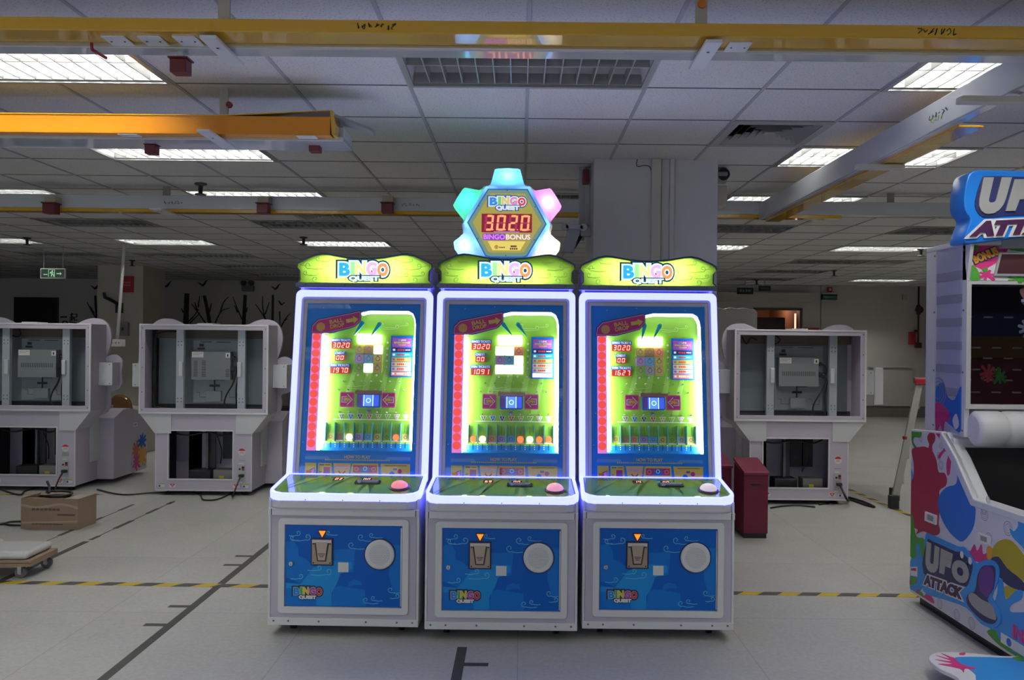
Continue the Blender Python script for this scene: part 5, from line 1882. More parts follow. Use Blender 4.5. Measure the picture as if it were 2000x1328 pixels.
pr(GRN, A2([(110, 600), (180, 605), (176, 650), (130, 655)]), 5)
pr(ACRI, A2([(112, 625), (140, 620), (142, 650), (125, 650)]), 6)
art.build('side_artwork', UFO)
lgp = MB(ABL2, FR)
lgp.prism(closed(A2([(250, 308), (300, 308), (470, 385), (530, 395), (600, 500), (625, 500), (690, 480), (745, 500), (770, 560), (760, 640), (720, 740), (770, 840), (778, 920), (730, 960), (640, 930), (540, 820), (380, 760), (235, 700), (240, 500)]), 3), -.0062, .001)
lgp.m(ADRK)
lgp.prism(closed(A2([(262, 350), (300, 350), (460, 420), (500, 425), (560, 480), (585, 520), (570, 600), (545, 665), (500, 660), (240, 580)]), 3), -.0068, -.004)
lgp.prism(closed(A2([(620, 590), (650, 530), (700, 520), (745, 540), (735, 680), (690, 760), (740, 860), (760, 900), (720, 935), (640, 900), (550, 800), (548, 730), (600, 700)]), 3), -.0068, -.004)
SIL = pbr('silver_letter', (.42, .42, .42), .35, .3)
lgp.m(SIL)


def warp_to(quad):
    """stretch a unit square onto four points of the side face"""
    a, b, c, d = [Vector((*p, 0)) for p in quad]      # lower left, lower right, upper right, upper left

    def f(x, z):
        q = (a * (1 - x) + b * x) * (1 - z) + (d * (1 - x) + c * x) * z
        return q.x, q.y
    return f


lgp.text('U', 0, 1, 0, 1, -.0084, -.0068, .09, 0, warp_to(A2([(248, 552), (340, 590), (352, 395), (262, 350)])))
lgp.text('F', 0, 1, 0, 1, -.0084, -.0068, .09, 0, warp_to(A2([(350, 572), (420, 600), (448, 440), (362, 400)])))
lgp.text('O', 0, 1, 0, 1, -.0084, -.0068, .09, 0, warp_to(A2([(438, 620), (560, 665), (560, 500), (440, 470)])))
for (X, Y) in ((510, 445), (568, 488)):
    c_ = A2([(X, Y)])[0]
    lgp.m(PAPER).prism(circle(*c_, .017, 14, .020), -.0086, -.0068)
    e_ = A2([(500 if X < 540 else 545, 490 if X < 540 else 520)])[0]
    lgp.stroke([c_, e_], .010, -.006, -.0068, False)
wq = warp_to(A2([(240, 655), (510, 765), (522, 680), (246, 580)]))
lgp.m(PAPER).text('ATTACK', 0, 1, 0, 1, -.0080, -.0068, .07, .10, wq)
lgp.m(pbr('sign_plum', (.055, .012, .06), .4)).text('ATTACK', 0, 1, 0, 1, -.0097, -.0080, .07, 0, wq)
# plain saucer and plain purple drop, no face
lgp.m(APUR).prism(closed(A2([(628, 600), (655, 535), (705, 530), (735, 580), (728, 680), (690, 745), (660, 720), (635, 690)]), 3), -.0078, -.0068)
lgp.m(pbr('art_saucer_grey', (.36, .33, .32), .4)).prism(closed(A2([(555, 735), (590, 715), (650, 760), (720, 800), (750, 880), (740, 905), (660, 870), (580, 800)]), 3), -.0076, -.0068)
lgp.m(AORG)
for (X, Y) in ((580, 740), (650, 805), (722, 860)):
    lgp.prism(circle(*A2([(X, Y)])[0], .012, 12), -.006, -.0068)
lgp.build('logo_panel', UFO)
for quad in (A2([(250, 205), (325, 235), (328, 168), (252, 140)]), A2([(625, 350), (705, 378), (708, 318), (627, 290)])):
    inner = [(sum(p[0] for p in quad) / 4 + (q_[0] - sum(p[0] for p in quad) / 4) * .62, sum(p[1] for p in quad) / 4 + (q_[1] - sum(p[1] for p in quad) / 4) * .62) for q_ in quad]
    hnd = MB(PAPER, FR).prism([quad, inner], -.012, 0)
    hnd.m(pbr('recess_green_grey', (.30, .33, .32), .5)).prism(inner, -.0065, -.0)
    hnd.build('vent_plate', UFO, .001)
ls = MB(APNK, FR)
ls.text('INSERT', -4.07, -3.80, .158, .228, -.004, .0, .04)
ls.m(PAPER).box(-4.17, -3.9, -.003, 0, .10, .15).m(ABLU).prism(circle(-4.10, .125, .02), -.004, -.003)
ls.build('side_lettering', UFO)

# tower
TX = 2.50
tw = MB(pbr('tower_white', (.62, .62, .65), .4))
tw.box(TX, TX + .03, 4.96, 5.08, 1.085, 2.17).box(TX, TX + .03, 4.63, 4.665, 1.085, 2.17).box(TX + .03, TX + .95, 5.05, 5.08, 1.085, 2.17)
tw.box(TX + .95, TX + .98, 4.63, 5.05, 1.085, 2.17).box(TX, TX + .98, 4.63, 5.08, 2.17, 2.20)
tw.prism([(4.619, 1.967), (4.577, 2.17), (4.665, 2.17), (4.665, 1.967)], TX, TX + .02, ax='x')
tw.build('tower', UFO, .004)
lpn = MB(pbr('tower_stripe_pale', (.55, .56, .64), .3)).box(TX + .006, TX + .02, 4.665, 4.96, 1.085, 2.17)
lpn.m(pbr('tower_stripe_dark', (.36, .37, .44), .3))
for k in range(7):
    lpn.box(TX + .004, TX + .006, 4.665, 4.96, 1.98 - k * .135, 2.03 - k * .135)
TF = Matrix.Translation((TX + .004, 0, 0)) @ Matrix.Rotation(R(-90), 4, 'Z')
lpn.M = TF
lpn.m(ABLU).prism(closed([(-4.96, 1.33), (-4.88, 1.38), (-4.82, 1.30), (-4.74, 1.29), (-4.67, 1.37), (-4.67, 1.12), (-4.76, 1.13), (-4.85, 1.16), (-4.94, 1.2)], 3), -.001, .001)
lpn.m(APNK).prism(closed([(-4.96, 1.25), (-4.88, 1.25), (-4.80, 1.21), (-4.80, 1.16), (-4.85, 1.15), (-4.87, 1.09), (-4.90, 1.13), (-4.95, 1.09)], 3), -.002, .001)
lpn.m(PAPER).prism(closed([(-4.76, 1.17), (-4.72, 1.21), (-4.69, 1.15), (-4.73, 1.12)], 3), -.002, .001)
lpn.m(AGRY)
for k in (1, .75, .5):
    lpn.prism([circle(-4.93, 1.32, .09 * k, 20), circle(-4.93, 1.32, .09 * k - .006, 20)], -.0015, .001)
lpn.m(pane('tower_cover', (.97, .97, 1))).box(-4.955, -4.67, -.010, -.008, 1.09, 2.165)
lpn.build('light_panel', UFO)
scw = MB(pbr('screw_head', (.2, .18, .16), .4, .6), TF)
for z in (1.12, 1.45, 1.8, 2.14):
    for y in (-4.975, -4.648):
        scw.cyl((y, -.004, z), (y, -.007, z), .006, n=8)
scw.build('screw', UFO)
fx0, fx1 = TX + .015, TX + .965
fr = MB(pbr('display_frame_white', (.60, .60, .60), .4)).prism([rect(TX, TX + .98, 1.245, 1.965), rect(fx0 + .012, fx1 - .012, 1.272, 1.945)], 4.615, 4.635)
fr.build('display_frame', UFO, .002)
bk = MB(pbr('dark_play_back', (.012, .010, .022), .5)).box(fx0, fx1, 5.0, 5.01, 1.25, 1.96)
bk.m(pbr('dark_red_floor', (.07, .008, .018), .6)).box(fx0, fx1, 4.98, 5.0, 1.25, 1.53)
bk.m(pbr('dark_blue_back', (.01, .03, .10), .6)).box(fx0, fx1, 4.985, 5.0, 1.66, 1.80)
bk.m(pbr('amber_back', (.14, .07, .015), .6)).box(fx0, fx1, 4.983, 5.0, 1.53, 1.66)
bk.build('play_back', UFO)
stp = MB(pbr('steel_ledge', (.35, .33, .34), .4, .5))
for (rw, z) in enumerate((1.845 - .08, 1.59, 1.53, 1.465, 1.405, 1.335)):
    for k in range(8):
        x = fx0 + .02 + k * .118 + (.05 if rw % 2 else 0)
        stp.box(x, x + .042, 4.70, 4.72, z - .004, z + .004)
stp.build('ledge', UFO)
stk = MB(pbr('sticker_red', (.30, .03, .05), .4))
for (cx_, cz_, m_, sd) in ((TX + .135, 1.445, pbr('sticker_red', (.30, .03, .05), .4), 3), (TX + .20, 1.43, pbr('sticker_green', (.02, .14, .03), .4), 4)):
    stk.m(m_).prism(splat(cx_, cz_, .045, 8, sd), 4.636, 4.638)
stk.m(pbr('sticker_lilac', (.35, .38, .52), .4)).prism([splat(TX + .36, 1.70, .06, 9, 6), circle(TX + .36, 1.70, .02)], 4.636, 4.638)
stk.m(pbr('sticker_rose', (.55, .25, .30), .4)).prism(closed([(TX + .31, 1.92), (TX + .37, 1.935), (TX + .37, 1.87), (TX + .33, 1.87)], 3), 4.636, 4.638)
stk.m(PAPER).prism(closed([(TX + .32, 1.865), (TX + .40, 1.865), (TX + .40, 1.82), (TX + .34, 1.83)], 3), 4.636, 4.638)
stk.m(ABLU).prism(closed([(TX + .32, 1.85), (TX + .40, 1.845), (TX + .40, 1.832), (TX + .34, 1.838)], 3), 4.6345, 4.638)
stk.build('glass_sticker', UFO)
rflc = MB(pbr('brown_reflection_paint', (.42, .26, .14), .7)).prism([(TX + .03, 1.80), (TX + .06, 1.90), (TX + .11, 1.80), (TX + .13, 1.65), (TX + .12, 1.60), (TX + .03, 1.59)], 4.90, 4.905)  # brown and pale shapes painted for the reflection in the display glass
rflc.m(pbr('pale_reflection_paint', (.62, .48, .38), .7)).prism([(TX + .03, 1.81), (TX + .10, 1.80), (TX + .105, 1.69), (TX + .05, 1.69), (TX + .03, 1.71)], 4.89, 4.895)
rflc.build('painted_reflection', UFO)
MB(pane('display_glass', (.8, .8, .82), 1.5)).box(fx0 + .01, fx1 - .01, 4.628, 4.632, 1.27, 1.947).build('front_glass', UFO)
bn = MB(pbr('bonus_white', (.6, .6, .62), .4)).prism([(-4.66, 1.965), (-4.615, 1.965), (-4.66, 2.175), (-4.70, 2.175)], TX, TX + .98, ax='x')
bn.v = []
bn.f, bn.fm, bn.sm = [], [], []
BF = Matrix.Translation((0, 4.615, 1.967)) @ Matrix.Rotation(R(-12), 4, 'X')
bn.M = BF
bn.m(pbr('bonus_white', (.6, .6, .62), .4)).box(TX, TX + .98, 0, .02, 0, .21)
bn.m(APNK).prism([(TX + .055, .205), (TX + .26, .205), (TX + .22, .13), (TX + .10, .06), (TX + .045, .085)], -.001, 0)
bn.m(GRN).prism(closed([(TX + .015, .005), (TX + .075, .005), (TX + .07, .05), (TX + .05, .085), (TX + .03, .08)], 3), -.0015, 0)
bn.prism(closed([(TX + .19, .20), (TX + .5, .205), (TX + .5, .17), (TX + .30, .175), (TX + .24, .19)], 3), -.0015, 0)
bn.prism(splat(TX + .30, .01, .05, 7, 12, 1.4, .5), -.0015, 0)
bn.prism(closed([(TX + .055, .205), (TX + .085, .205), (TX + .075, .175), (TX + .06, .18)], 3), -.002, 0)
bn.m(APNK).prism(splat(TX + .115, .035, .045, 7, 9, 1.1, .8), -.002, 0)
bn.m(GRN).prism(closed([(TX + .09, .065), (TX + .12, .075), (TX + .12, .055), (TX + .10, .048)], 3), -.0025, 0)
an = R(22)
wr = lambda x, z: (TX + .055 + x * math.cos(an) - z * math.sin(an), .095 + x * math.sin(an) + z * math.cos(an))
bn.m(ADRK).text('BONUS', 0, .155, 0, .05, -.003, -.001, .06, .11, wr)
bn.m(AORG).text('BONUS', 0, .155, 0, .05, -.0045, -.003, .06, 0, wr)
bn.build('bonus_panel', UFO)
MB(GREYM, BF).prism([(TX + .15, .025), (TX + .62, .025), (TX + .62, .165), (TX + .195, .165)], -.012, 0).m(pbr('dead_display', (.05, .015, .02), .3)).prism(
    [(TX + .165, .038), (TX + .60, .038), (TX + .60, .152), (TX + .205, .152)], -.0135, -.012).build('bonus_display', UFO)
pad = MB(pbr('white_vinyl_padding', (.62, .62, .63), .45))
prof = []
for k in range(6):
    x = TX + .02 + k * .16
    prof += [((x, 4.58, 1.14), .088 if k else .07), ((x + .02, 4.58, 1.14), .098), ((x + .14, 4.58, 1.14), .098), ((x + .158, 4.58, 1.14), .090)]
pad.rings(prof, 24)
pad.build('padded_roll', UFO)
# sign on the tower
sgf = 2.46


def sg(X, Y):
    p = P(1740 + X / 3.908, 320 + Y / 3.908, 4.56)
    return (p.x, p.z)


sign_o = [sg(*p) for p in ((590, 95), (640, 52), (700, 45), (1100, 55), (1500, 60), (1640, 110), (1660, 250), (1620, 380), (1640, 460), (1600, 540), (1300, 540), (1000, 560), (800, 585), (590, 605), (560, 580), (575, 520), (610, 420), (570, 360), (560, 250))]
so = closed(sign_o, 3)
sgn = MB(pbr('blue_sign_plastic', (.012, .20, .72), .3, coat=.3)).prism(so, 4.56, 4.72, smooth=True)
sg_ = sgn.build('top_sign', UFO, .012)
fc = MB(ADRK)
fc.prism(closed([sg(*p) for p in ((640, 290), (690, 120), (740, 95), (1000, 100), (1400, 100), (1560, 150), (1580, 300), (1500, 380), (1200, 390), (900, 395), (720, 410), (660, 370))], 3), 4.555, 4.56)
wl = lambda quad: warp_to([sg(*p) for p in quad])
fc.m(SIL).text('U', 0, 1, 0, 1, 4.548, 4.555, .09, 0, wl(((645, 385), (835, 385), (915, 105), (700, 105))))
fc.text('F', 0, 1, 0, 1, 4.548, 4.555, .09, 0, wl(((868, 362), (1010, 362), (1130, 120), (935, 120))))
fc.text('O', 0, 1, 0, 1, 4.548, 4.555, .09, 0, wl(((1080, 370), (1330, 370), (1370, 120), (1130, 120))))
q4 = ((590, 560), (1480, 520), (1530, 400), (645, 440))
wq = wl(q4)
fc.m(PAPER).text('ATTACK', 0, 1, 0, 1, 4.552, 4.56, .07, .10, wq)
fc.m(pbr('sign_plum', (.055, .012, .06), .4)).text('ATTACK', 0, 1, 0, 1, 4.546, 4.5515, .07, 0, wq)
fc.build('sign_lettering', sg_)
MB(GREYM).box(TX + .2, TX + .8, 4.62, 4.68, 2.15, 2.25).build('sign_bracket', UFO)

# printed board lying by the machine
q = [at_z(u, v, .09) for u, v in ((1818, 1284), (1840, 1275), (1900, 1277), (2010, 1283))]
bz = .085
LB = thing('printed_board', 'white-edged blue printed board lying flat at the bottom right corner', 'board', (0, 0, 0))


def fl_(u, v, z=bz):
    p = at_z(u, v, z)
    return (p.x, p.y)


bo = closed([fl_(*p) for p in ((1814, 1286), (1830, 1274), (1880, 1274), (1960, 1281), (2060, 1286), (2120, 1340), (2040, 1390), (1900, 1350), (1870, 1322), (1835, 1305))], 3)
MB(pbr('board_white', (.72, .72, .74), .35)).prism(bo, bz - .02, bz, 'z').build('board', LB, .003)
bp = MB(ABL2).prism(closed([fl_(*p) for p in ((1862, 1286), (1900, 1283), (2000, 1287), (2080, 1300), (2060, 1370), (1920, 1345), (1905, 1318), (1885, 1302))], 3), bz, bz + .001, 'z')
bp.m(APNK)
bp.prism(closed([fl_(*p) for p in ((1860, 1283), (1880, 1298), (1905, 1305), (1900, 1308), (1885, 1306), (1882, 1314), (1874, 1306), (1832, 1297), (1862, 1297), (1826, 1288), (1860, 1292), (1828, 1280), (1856, 1287), (1838, 1276), (1862, 1285))], 3), bz, bz + .0016, 'z')
bp.prism(closed([fl_(*p) for p in ((1874, 1276), (1885, 1275), (1884, 1279), (1875, 1279))], 3), bz, bz + .0016, 'z')
bp.m(GRN).prism(closed([fl_(*p) for p in ((1978, 1284), (2010, 1283), (2060, 1288), (2040, 1294), (1990, 1291))], 3), bz, bz + .0018, 'z')
bp.build('board_print', LB)
c_ = at_z(1985, 1345, 0)
MB(DARK).box(c_.x - .05, c_.x + .12, c_.y - .03, c_.y + .2, 0, bz - .02).build('support_block', LB)

# ================================================================== the left foreground
ct = thing('cardboard_carton', 'taped brown cardboard carton left of the open floor', 'box', (-3.90, 6.98, 0), R(-3))
KRAFT = pbr('kraft_cardboard', (.34, .23, .15), .55, var=.12, scale=6, coat=.15)
k = MB(KRAFT).prism([rect(-.245, .245, -.135, .135), rect(-.240, .240, -.13, .13)], 0, .255, 'z').box(-.24, .24, -.13, .13, 0, .01)
k.m(pbr('carton_print', (.16, .10, .07), .6))
for q in range(7):
    k.box(-.15 + q * .035, -.122 + q * .035, -.137, -.135, .155, .175)
k.box(.07, .22, -.137, -.135, .115, .13)
for q in range(9):
    k.box(-.15 + q * .03, -.125 + q * .03, -.137, -.135, .04, .048)
k.m(pbr('pale_tape', (.50, .38, .27), .15)).stroke([(-.245, .20), (-.1, .18), (.10, .21), (.245, .18)], .02, -.1365, -.135).stroke([(-.24, .05), (.24, .07)], .018, -.1365, -.135)
k.build('carton_body', ct)
fb = MB(KRAFT)
fb.add([(-.245, -.135, .255), (.245, -.135, .255), (.20, -.06, .245), (-.20, -.06, .25), (-.245, .135, .255), (.245, .135, .255), (.24, .05, .25), (-.22, .07, .245)], [(0, 1, 2, 3), (4, 7, 6, 5)])
fb.m(pbr('carton_inside_tape', (.55, .50, .45), .25)).add([(.245, -.135, .256), (.245, .135, .256), (.14, .12, .258), (.12, -.12, .257)], [(0, 1, 2, 3)])
fb.build('flap', ct)
qs = [Vector((-3.90 + .10 * math.cos(a_ * .7), 6.98 + .075 * math.sin(a_ * .7), .235 + .004 * a_)) for a_ in range(16)]
tag(MB(CABLE).tube(qs + [Vector((-4.0, 7.0, .33)), Vector((-4.03, 7.02, .37))], .010).build('coiled_cable'), 'black cable coiled in the top of the cardboard carton', 'cable', 'black power cables')
q = [at_z(u, v, .011) for u, v in ((42, 1018), (20, 1019), (0, 1024), (-20, 1022))]
cable(q, 'black cable leaving the left side of the cardboard carton')
q = [at_z(u, v, .011) for u, v in ((42, 1026), (18, 1025), (5, 1022), (-20, 1030))]
cable(q, 'lower black cable crossing out of the picture by the carton')

dl = thing('dolly', 'small wooden dolly with four casters at the left picture edge', 'dolly', (-3.58, 5.58, 0), R(2))
WOOD = pbr('worn_plywood', (.34, .24, .15), .6, var=.2, scale=12)
MB(WOOD).box(-.36, .36, -.17, .17, .085, .125).build('deck', dl, .004)
MB(pbr('dark_ply_edge', (.16, .11, .07), .7)).box(-.358, .36, -.172, -.16, .105, .11).build('ply_seam', dl)
for (x, y) in ((-.29, -.12), (.27, -.12), (-.29, .12), (.31, .12)):
    w = MB(pbr('caster_grey', (.14, .14, .135), .5))
    w.cyl((x, y - .014, .036), (x, y + .014, .036), .036, n=20)
    w.m(STEEL).cyl((x, y - .016, .036), (x, y + .016, .036), .014, n=12).box(x - .012, x + .012, y - .024, y - .018, .03, .085).box(x - .012, x + .012, y + .018, y + .024, .03, .085).box(x - .03, x + .03, y - .03, y + .03, .078, .085)
    w.build('caster', dl)
FOAM = pbr('white_foam_wrap', (.66, .66, .64), .35, coat=.3, bump=.4, bscale=14)
fm = MB(FOAM)
for (x0, x1, y0, y1, z1) in ((-.36, .02, -.17, .02, .185), (-.01, .33, -.16, .165, .178), (-.36, .0, -.01, .17, .195)):
    fm.box(x0, x1, y0, y1, .125, z1)
o = fm.build('foam_bundle', None, .03, (-3.58, 5.58, .0005), R(2), 4)
tag(o, 'plastic-wrapped white foam lying on the wooden dolly', 'packing foam')

# ================================================================== dark red ticket boxes and the stepladder
MAR = pbr('maroon_paint', (.135, .006, .028), .45)


def red_box(loc, label, slot):
    t = thing('ticket_box', label, 'box', loc, 0, 'dark red ticket boxes')
    b = MB(MAR).prism([(-.16, .04), (.16, .04), (.16, .58), (-.16, .53)], -.1, .1, ax='x')
    b.build('body', t, .004)
    MB(BLACK).box(-.092, .092, -.15, .15, 0, .04).build('base', t)
    MB(pbr('maroon_lid', (.19, .016, .045), .4)).prism([(-.18, .525), (.17, .60), (.17, .622), (-.18, .548)], -.106, .106, ax='x').build('lid', t, .003)
    if slot:
        s = MB(BLACK).box(-.042, .04, -.166, -.158, .437, .447)
        s.build('slot', t)
        MB(MAR).box(.1, .112, -.1, .1, .14, .40).build('side_hatch', t, .002)
    return t


red_box((1.945, 6.92, 0), 'dark red ticket box with a slot standing right of the bingo machines', True)
red_box((1.735, 7.27, 0), 'dark red ticket box half hidden behind the right bingo machine', True)

ld_ = thing('stepladder', 'aluminium stepladder with red cap behind the right-hand machine', 'ladder', (0, 0, 0))
ALU = pbr('ladder_aluminium', (.42, .41, .38), .4, .5)
f0, t0 = at_z(1745, 993, 0), P(1795, 750, 8.32)
f1 = f0 + Vector((.20, .42, 0))
t1 = t0 + Vector((.16, .30, 0))


def leg(a_, b_, w, d):
    m_ = MB(ALU)
    a_, b_ = Vector(a_), Vector(b_)
    vs = []
    for p in (a_, b_):
        vs += [(p.x - w, p.y - d, p.z), (p.x + w, p.y - d, p.z), (p.x + w, p.y + d, p.z), (p.x - w, p.y + d, p.z)]
    return m_.add(vs, [(0, 1, 2, 3), (4, 5, 6, 7), (0, 1, 5, 4), (1, 2, 6, 5), (2, 3, 7, 6), (3, 0, 4, 7)])


for a_, b_ in ((f0, t0), (f1, t1)):
    leg(a_ + Vector((0, 0, .03)), b_, .033, .012).build('front_leg', ld_)
    leg(a_ + Vector((.85, .0, .03)), b_ + Vector((.08, 0, 0)), .016, .012).build('rear_leg', ld_)
    for off in (Vector((0, 0, 0)), Vector((.85, 0, 0))):
        p = a_ + off
        MB(BLACK).box(p.x - .045, p.x + .045, p.y - .03, p.y + .03, 0, .13 if not off.x else .06).build('foot', ld_, .006)
for k in range(1, 5):
    p = f0.lerp(t0, k / 5)
    pe = f1.lerp(t1, k / 5)
    MB(ALU).prism([(p.x - .03, p.y), (p.x + .05, p.y), (pe.x + .05, pe.y), (pe.x - .03, pe.y)], p.z - .012, p.z + .012, 'z').build('step', ld_, .003)
MB(pbr('ladder_red_cap', (.40, .02, .03), .45)).prism([(t0.x - .055, t0.y - .04), (t0.x + .13, t0.y - .04), (t1.x + .13, t1.y + .04), (t1.x - .055, t1.y + .04)], t0.z - .005, t0.z + .055, 'z').build('cap', ld_, .008)
p = f0.lerp(t0, .56)
MB(pbr('ladder_red_cap', (.40, .02, .03), .45)).box(p.x - .045, p.x - .02, p.y - .02, p.y + .02, p.z - .015, p.z + .015).build('lock', ld_)

# ================================================================== farther things
q = P(1480, 640, 10.0)
wp = MB(pbr('yellowed_foam_wrap', (.62, .59, .53), .7, var=.06, scale=3, bump=.3, bscale=9))
top = P(1400, 601, 10.0).z
pts = [(q.x - .75, 0), (q.x, 0), (q.x, top - .05), (q.x - .03, top - .012)] + [(q.x - .09 - .08 * i_, top + (-.012, .006, -.006, .004)[i_ % 4]) for i_ in range(8)] + [(q.x - .75, top)]
o = wp.prism(pts, 10.0, 10.25).build('wrapped_panel', None, .03, seg=3)
tag(o, 'tall panel wrapped in off-white foam behind the open cabinet at right', 'wrapped panel')
q = P(235, 790, 11.3)
am = thing('amber_canopy_machine', 'machine with glossy amber dome seen between the left cabinets', 'arcade machine', (q.x, 11.3, 0))
MB(pbr('cream_side', (.45, .43, .38), .5)).box(-.34, .30, .02, .7, 0, P(235, 800, 11.3).z).build('body', am, .02)
MB(pbr('amber_plastic', (.20, .075, .012), .08, coat=1.0)).prism(closed([(-.16, .55), (-.15, .70), (-.08, .80), (.02, .82), (.12, .77), (.16, .68), (.16, .55)], 4), -.05, .02).build('dome', am, .02)

# the hanging socket drop
t0, b0 = P(243, 484, 11.6), P(229, 664, 11.6)
dp = thing('hanging_socket', 'white power socket block hanging on a slanting rod at left', 'socket', b0)
MB(pbr('white_conduit', (.88, .87, .84), .4)).tube([(0, 0, .0), tuple(Vector((t0.x, 11.6, ROOF)) - b0)], .022, 10).build('rod', dp)
sb_ = MB(pbr('socket_white', (.78, .77, .73), .4)).box(-.10, .09, -.05, .05, -.09, .01)
sb_.m(MARK)
for x in (-.05, .0, .045):
    sb_.box(x - .004, x + .004, -.052, -.05, -.05, -.03).box(x + .012, x + .016, -.052, -.05, -.05, -.03)
sb_.build('socket_block', dp, .006)

# exit signs
ex = thing('exit_sign', 'green running-man exit sign with arrow hanging at far left', 'exit sign', P(103, 534, 11.7))
MB(pbr('exit_frame', (.5, .52, .5), .4, .3)).box(-.178, .178, 0, .03, -.072, .072).build('case', ex, .004)
e = MB(pbr('exit_green_dark', (.004, .028, .014), .4)).box(-.166, .166, -.002, 0, -.060, .060)
e.m(emi('exit_glow', (.42, .75, .45), .8)).box(-.062, .030, -.003, -.002, .050, .054).box(-.062, -.056, -.003, -.002, -.05, .054).box(.024, .030, -.003, -.002, -.05, .054)
for pts in ([(-.03, .02), (-.01, -.005), (-.02, -.045)], [(-.01, -.005), (.012, -.02), (.015, -.045)], [(-.04, .0), (-.022, .02), (-.005, .022), (.012, .002)]):
    e.stroke(pts, .011, -.003, -.002, False)
e.prism(circle(-.004, .036, .009, 12), -.003, -.002)
e.stroke([(.055, -.002), (.11, -.002)], .012, -.003, -.002, False).prism([(.10, -.026), (.128, -.002), (.10, .022), (.112, -.002)], -.003, -.002)
for q in range(4):
    e.box(-.130 + q * .015, -.119 + q * .015, -.003, -.002, -.022, -.010)
e.build('sign_face', ex)
zc = P(103, 534, 11.7).z
MB(GREYM).box(-.14, -.135, .012, .018, .07, ROOF - zc).box(.135, .14, .012, .018, .07, ROOF - zc).build('hanger', ex)
DG = pbr('exit_green_dark', (.004, .028, .014), .4)
for (u, v, w, h, D, lab, g) in ((1621, 580, .165, .062, 18.2, 'dark green exit sign on the wall under the red alarm', True), (1456, 568, .16, .065, 16.5, 'left dark sign box hanging near the far ceiling', False),
                                (1494, 563, .12, .05, 16.9, 'small dark box at the far ceiling beside the dark sign', False)):
    q = P(u, v, D)
    t = thing('exit_sign' if g else 'sign_box', lab, 'exit sign' if g else 'sign', q)
    MB(DG if g else BLACK).box(-w, w, 0, .05 if not g else .095, -h, h).build('case', t, .004)
    f = MB(DG if g else BLACK).box(-w * .92, w * .92, -.001, 0, -h * .85, h * .85)
    f.m(emi('exit_faint', (.02, .055, .04), .4))
    for k in range(4):
        f.box(-w * .7 + k * w * .36, -w * .7 + k * w * .36 + w * .2, -.002, 0, -h * .3, h * .3)
    f.build('sign_face', t)
    if not g:
        MB(GREYM).box(-.006, .006, .02, .03, h, ROOF - q.z).build('hanger', t)
    else:
        MB(WALLW).box(-w, w, -.0, .095, h, h + .03).build('mount', t)


def wallbox(u0, v0, u1, v1, D, d, mat, name, lab, cat, extra=None, group=None):
    a_, b_ = P(u0, v0, D), P(u1, v1, D)
    m_ = MB(mat).box(-(b_.x - a_.x) / 2, (b_.x - a_.x) / 2, 0, d, -(a_.z - b_.z) / 2, (a_.z - b_.z) / 2)
    if extra:
        extra(m_, (b_.x - a_.x) / 2, (a_.z - b_.z) / 2)
    return tag(m_.build(name, None, .004, ((a_.x + b_.x) / 2, D, (a_.z + b_.z) / 2)), lab, cat, group)


RWALL = pbr('red_wall_panel', (.42, .02, .03), .5)
wallbox(1617, 561, 1626, 570, 18.24, .06, RWALL, 'fire_alarm', 'small red fire alarm above the green exit sign', 'alarm', lambda m_, w, h: m_.m(PAPER).box(-w * .5, w * .5, -.002, 0, -h * .5, h * .5))
wallbox(1572, 640, 1600, 658, 18.2, .1, RWALL, 'red_wall_box', 'red wall box right of the far doorway', 'box')
wallbox(1778, 648, 1789, 673, 18.2, .1, RWALL, 'red_wall_box', 'upright red wall box beside the dark pipe', 'box')
wallbox(1764, 575, 1773, 586, 18.24, .06, pbr('beige_box', (.5, .47, .42), .5), 'junction_box', 'small beige junction box near the dark wall pipe', 'box')
q = P(1794, 600, 18.15)
pp = thing('fire_pipe', 'dark upright fire pipe with valve on the far right wall', 'pipe', (q.x, 18.15, 0))
PIPE = pbr('dark_red_pipe', (.06, .02, .02), .5)
zb = P(1793, 675, 18.15).z
MB(PIPE).cyl((0, 0, zb), (0, 0, ROOF), .02, n=12).build('pipe', pp)
z = P(1793, 605, 18.15).z
MB(PIPE).rings([((0, 0, z - .11), .03), ((0, 0, z - .08), .05), ((0, 0, z + .08), .05), ((0, 0, z + .11), .03)], 12).cyl((0, -.08, z), (0, 0, z), .075, n=14).build('valve', pp)
MB(PIPE).box(-.06, .06, -.06, .06, zb - .05, zb + .07).build('end_box', pp, .01)
MB(PIPE).box(-.02, .02, 0, .148, 1.9, 1.94).build('clamp', pp)

# left: column fittings
FC = 14.8
wallbox(238, 539, 260, 571, FC - .03, .03, RWALL, 'fire_notice', 'red fire notice on the cream column', 'notice', lambda m_, w, h: [m_.m(pbr('notice_ink', (.6, .25, .25), .5)).box(-w * .6 + k_ * w * .3, -w * .6 + k_ * w * .3 + w * .2, -.002, 0, -h * .2 + j_ * h * .35, -h * .05 + j_ * h * .35) for k_ in range(4) for j_ in range(2)])
wallbox(230, 630, 249, 656, FC - .08, .08, pbr('grey_panel_box', (.28, .27, .24), .5), 'electric_box', 'grey electric box on the cream column', 'box', lambda m_, w, h: m_.m(BLACK).box(-.02, .02, -.003, 0, -.02, .03))
q = P(229, 597, FC - .02)
br = thing('wall_bracket', 'black folding screen bracket on the cream column', 'bracket', q)
MB(BLACK).box(-.02, .10, -.03, .02, -.13, .05).build('plate', br)
MB(BLACK).tube([(.04, -.03, .02), (-.03, -.2, .1), (-.10, -.25, .14), (-.11, -.25, .22)], .03, 8, False).build('arm', br)
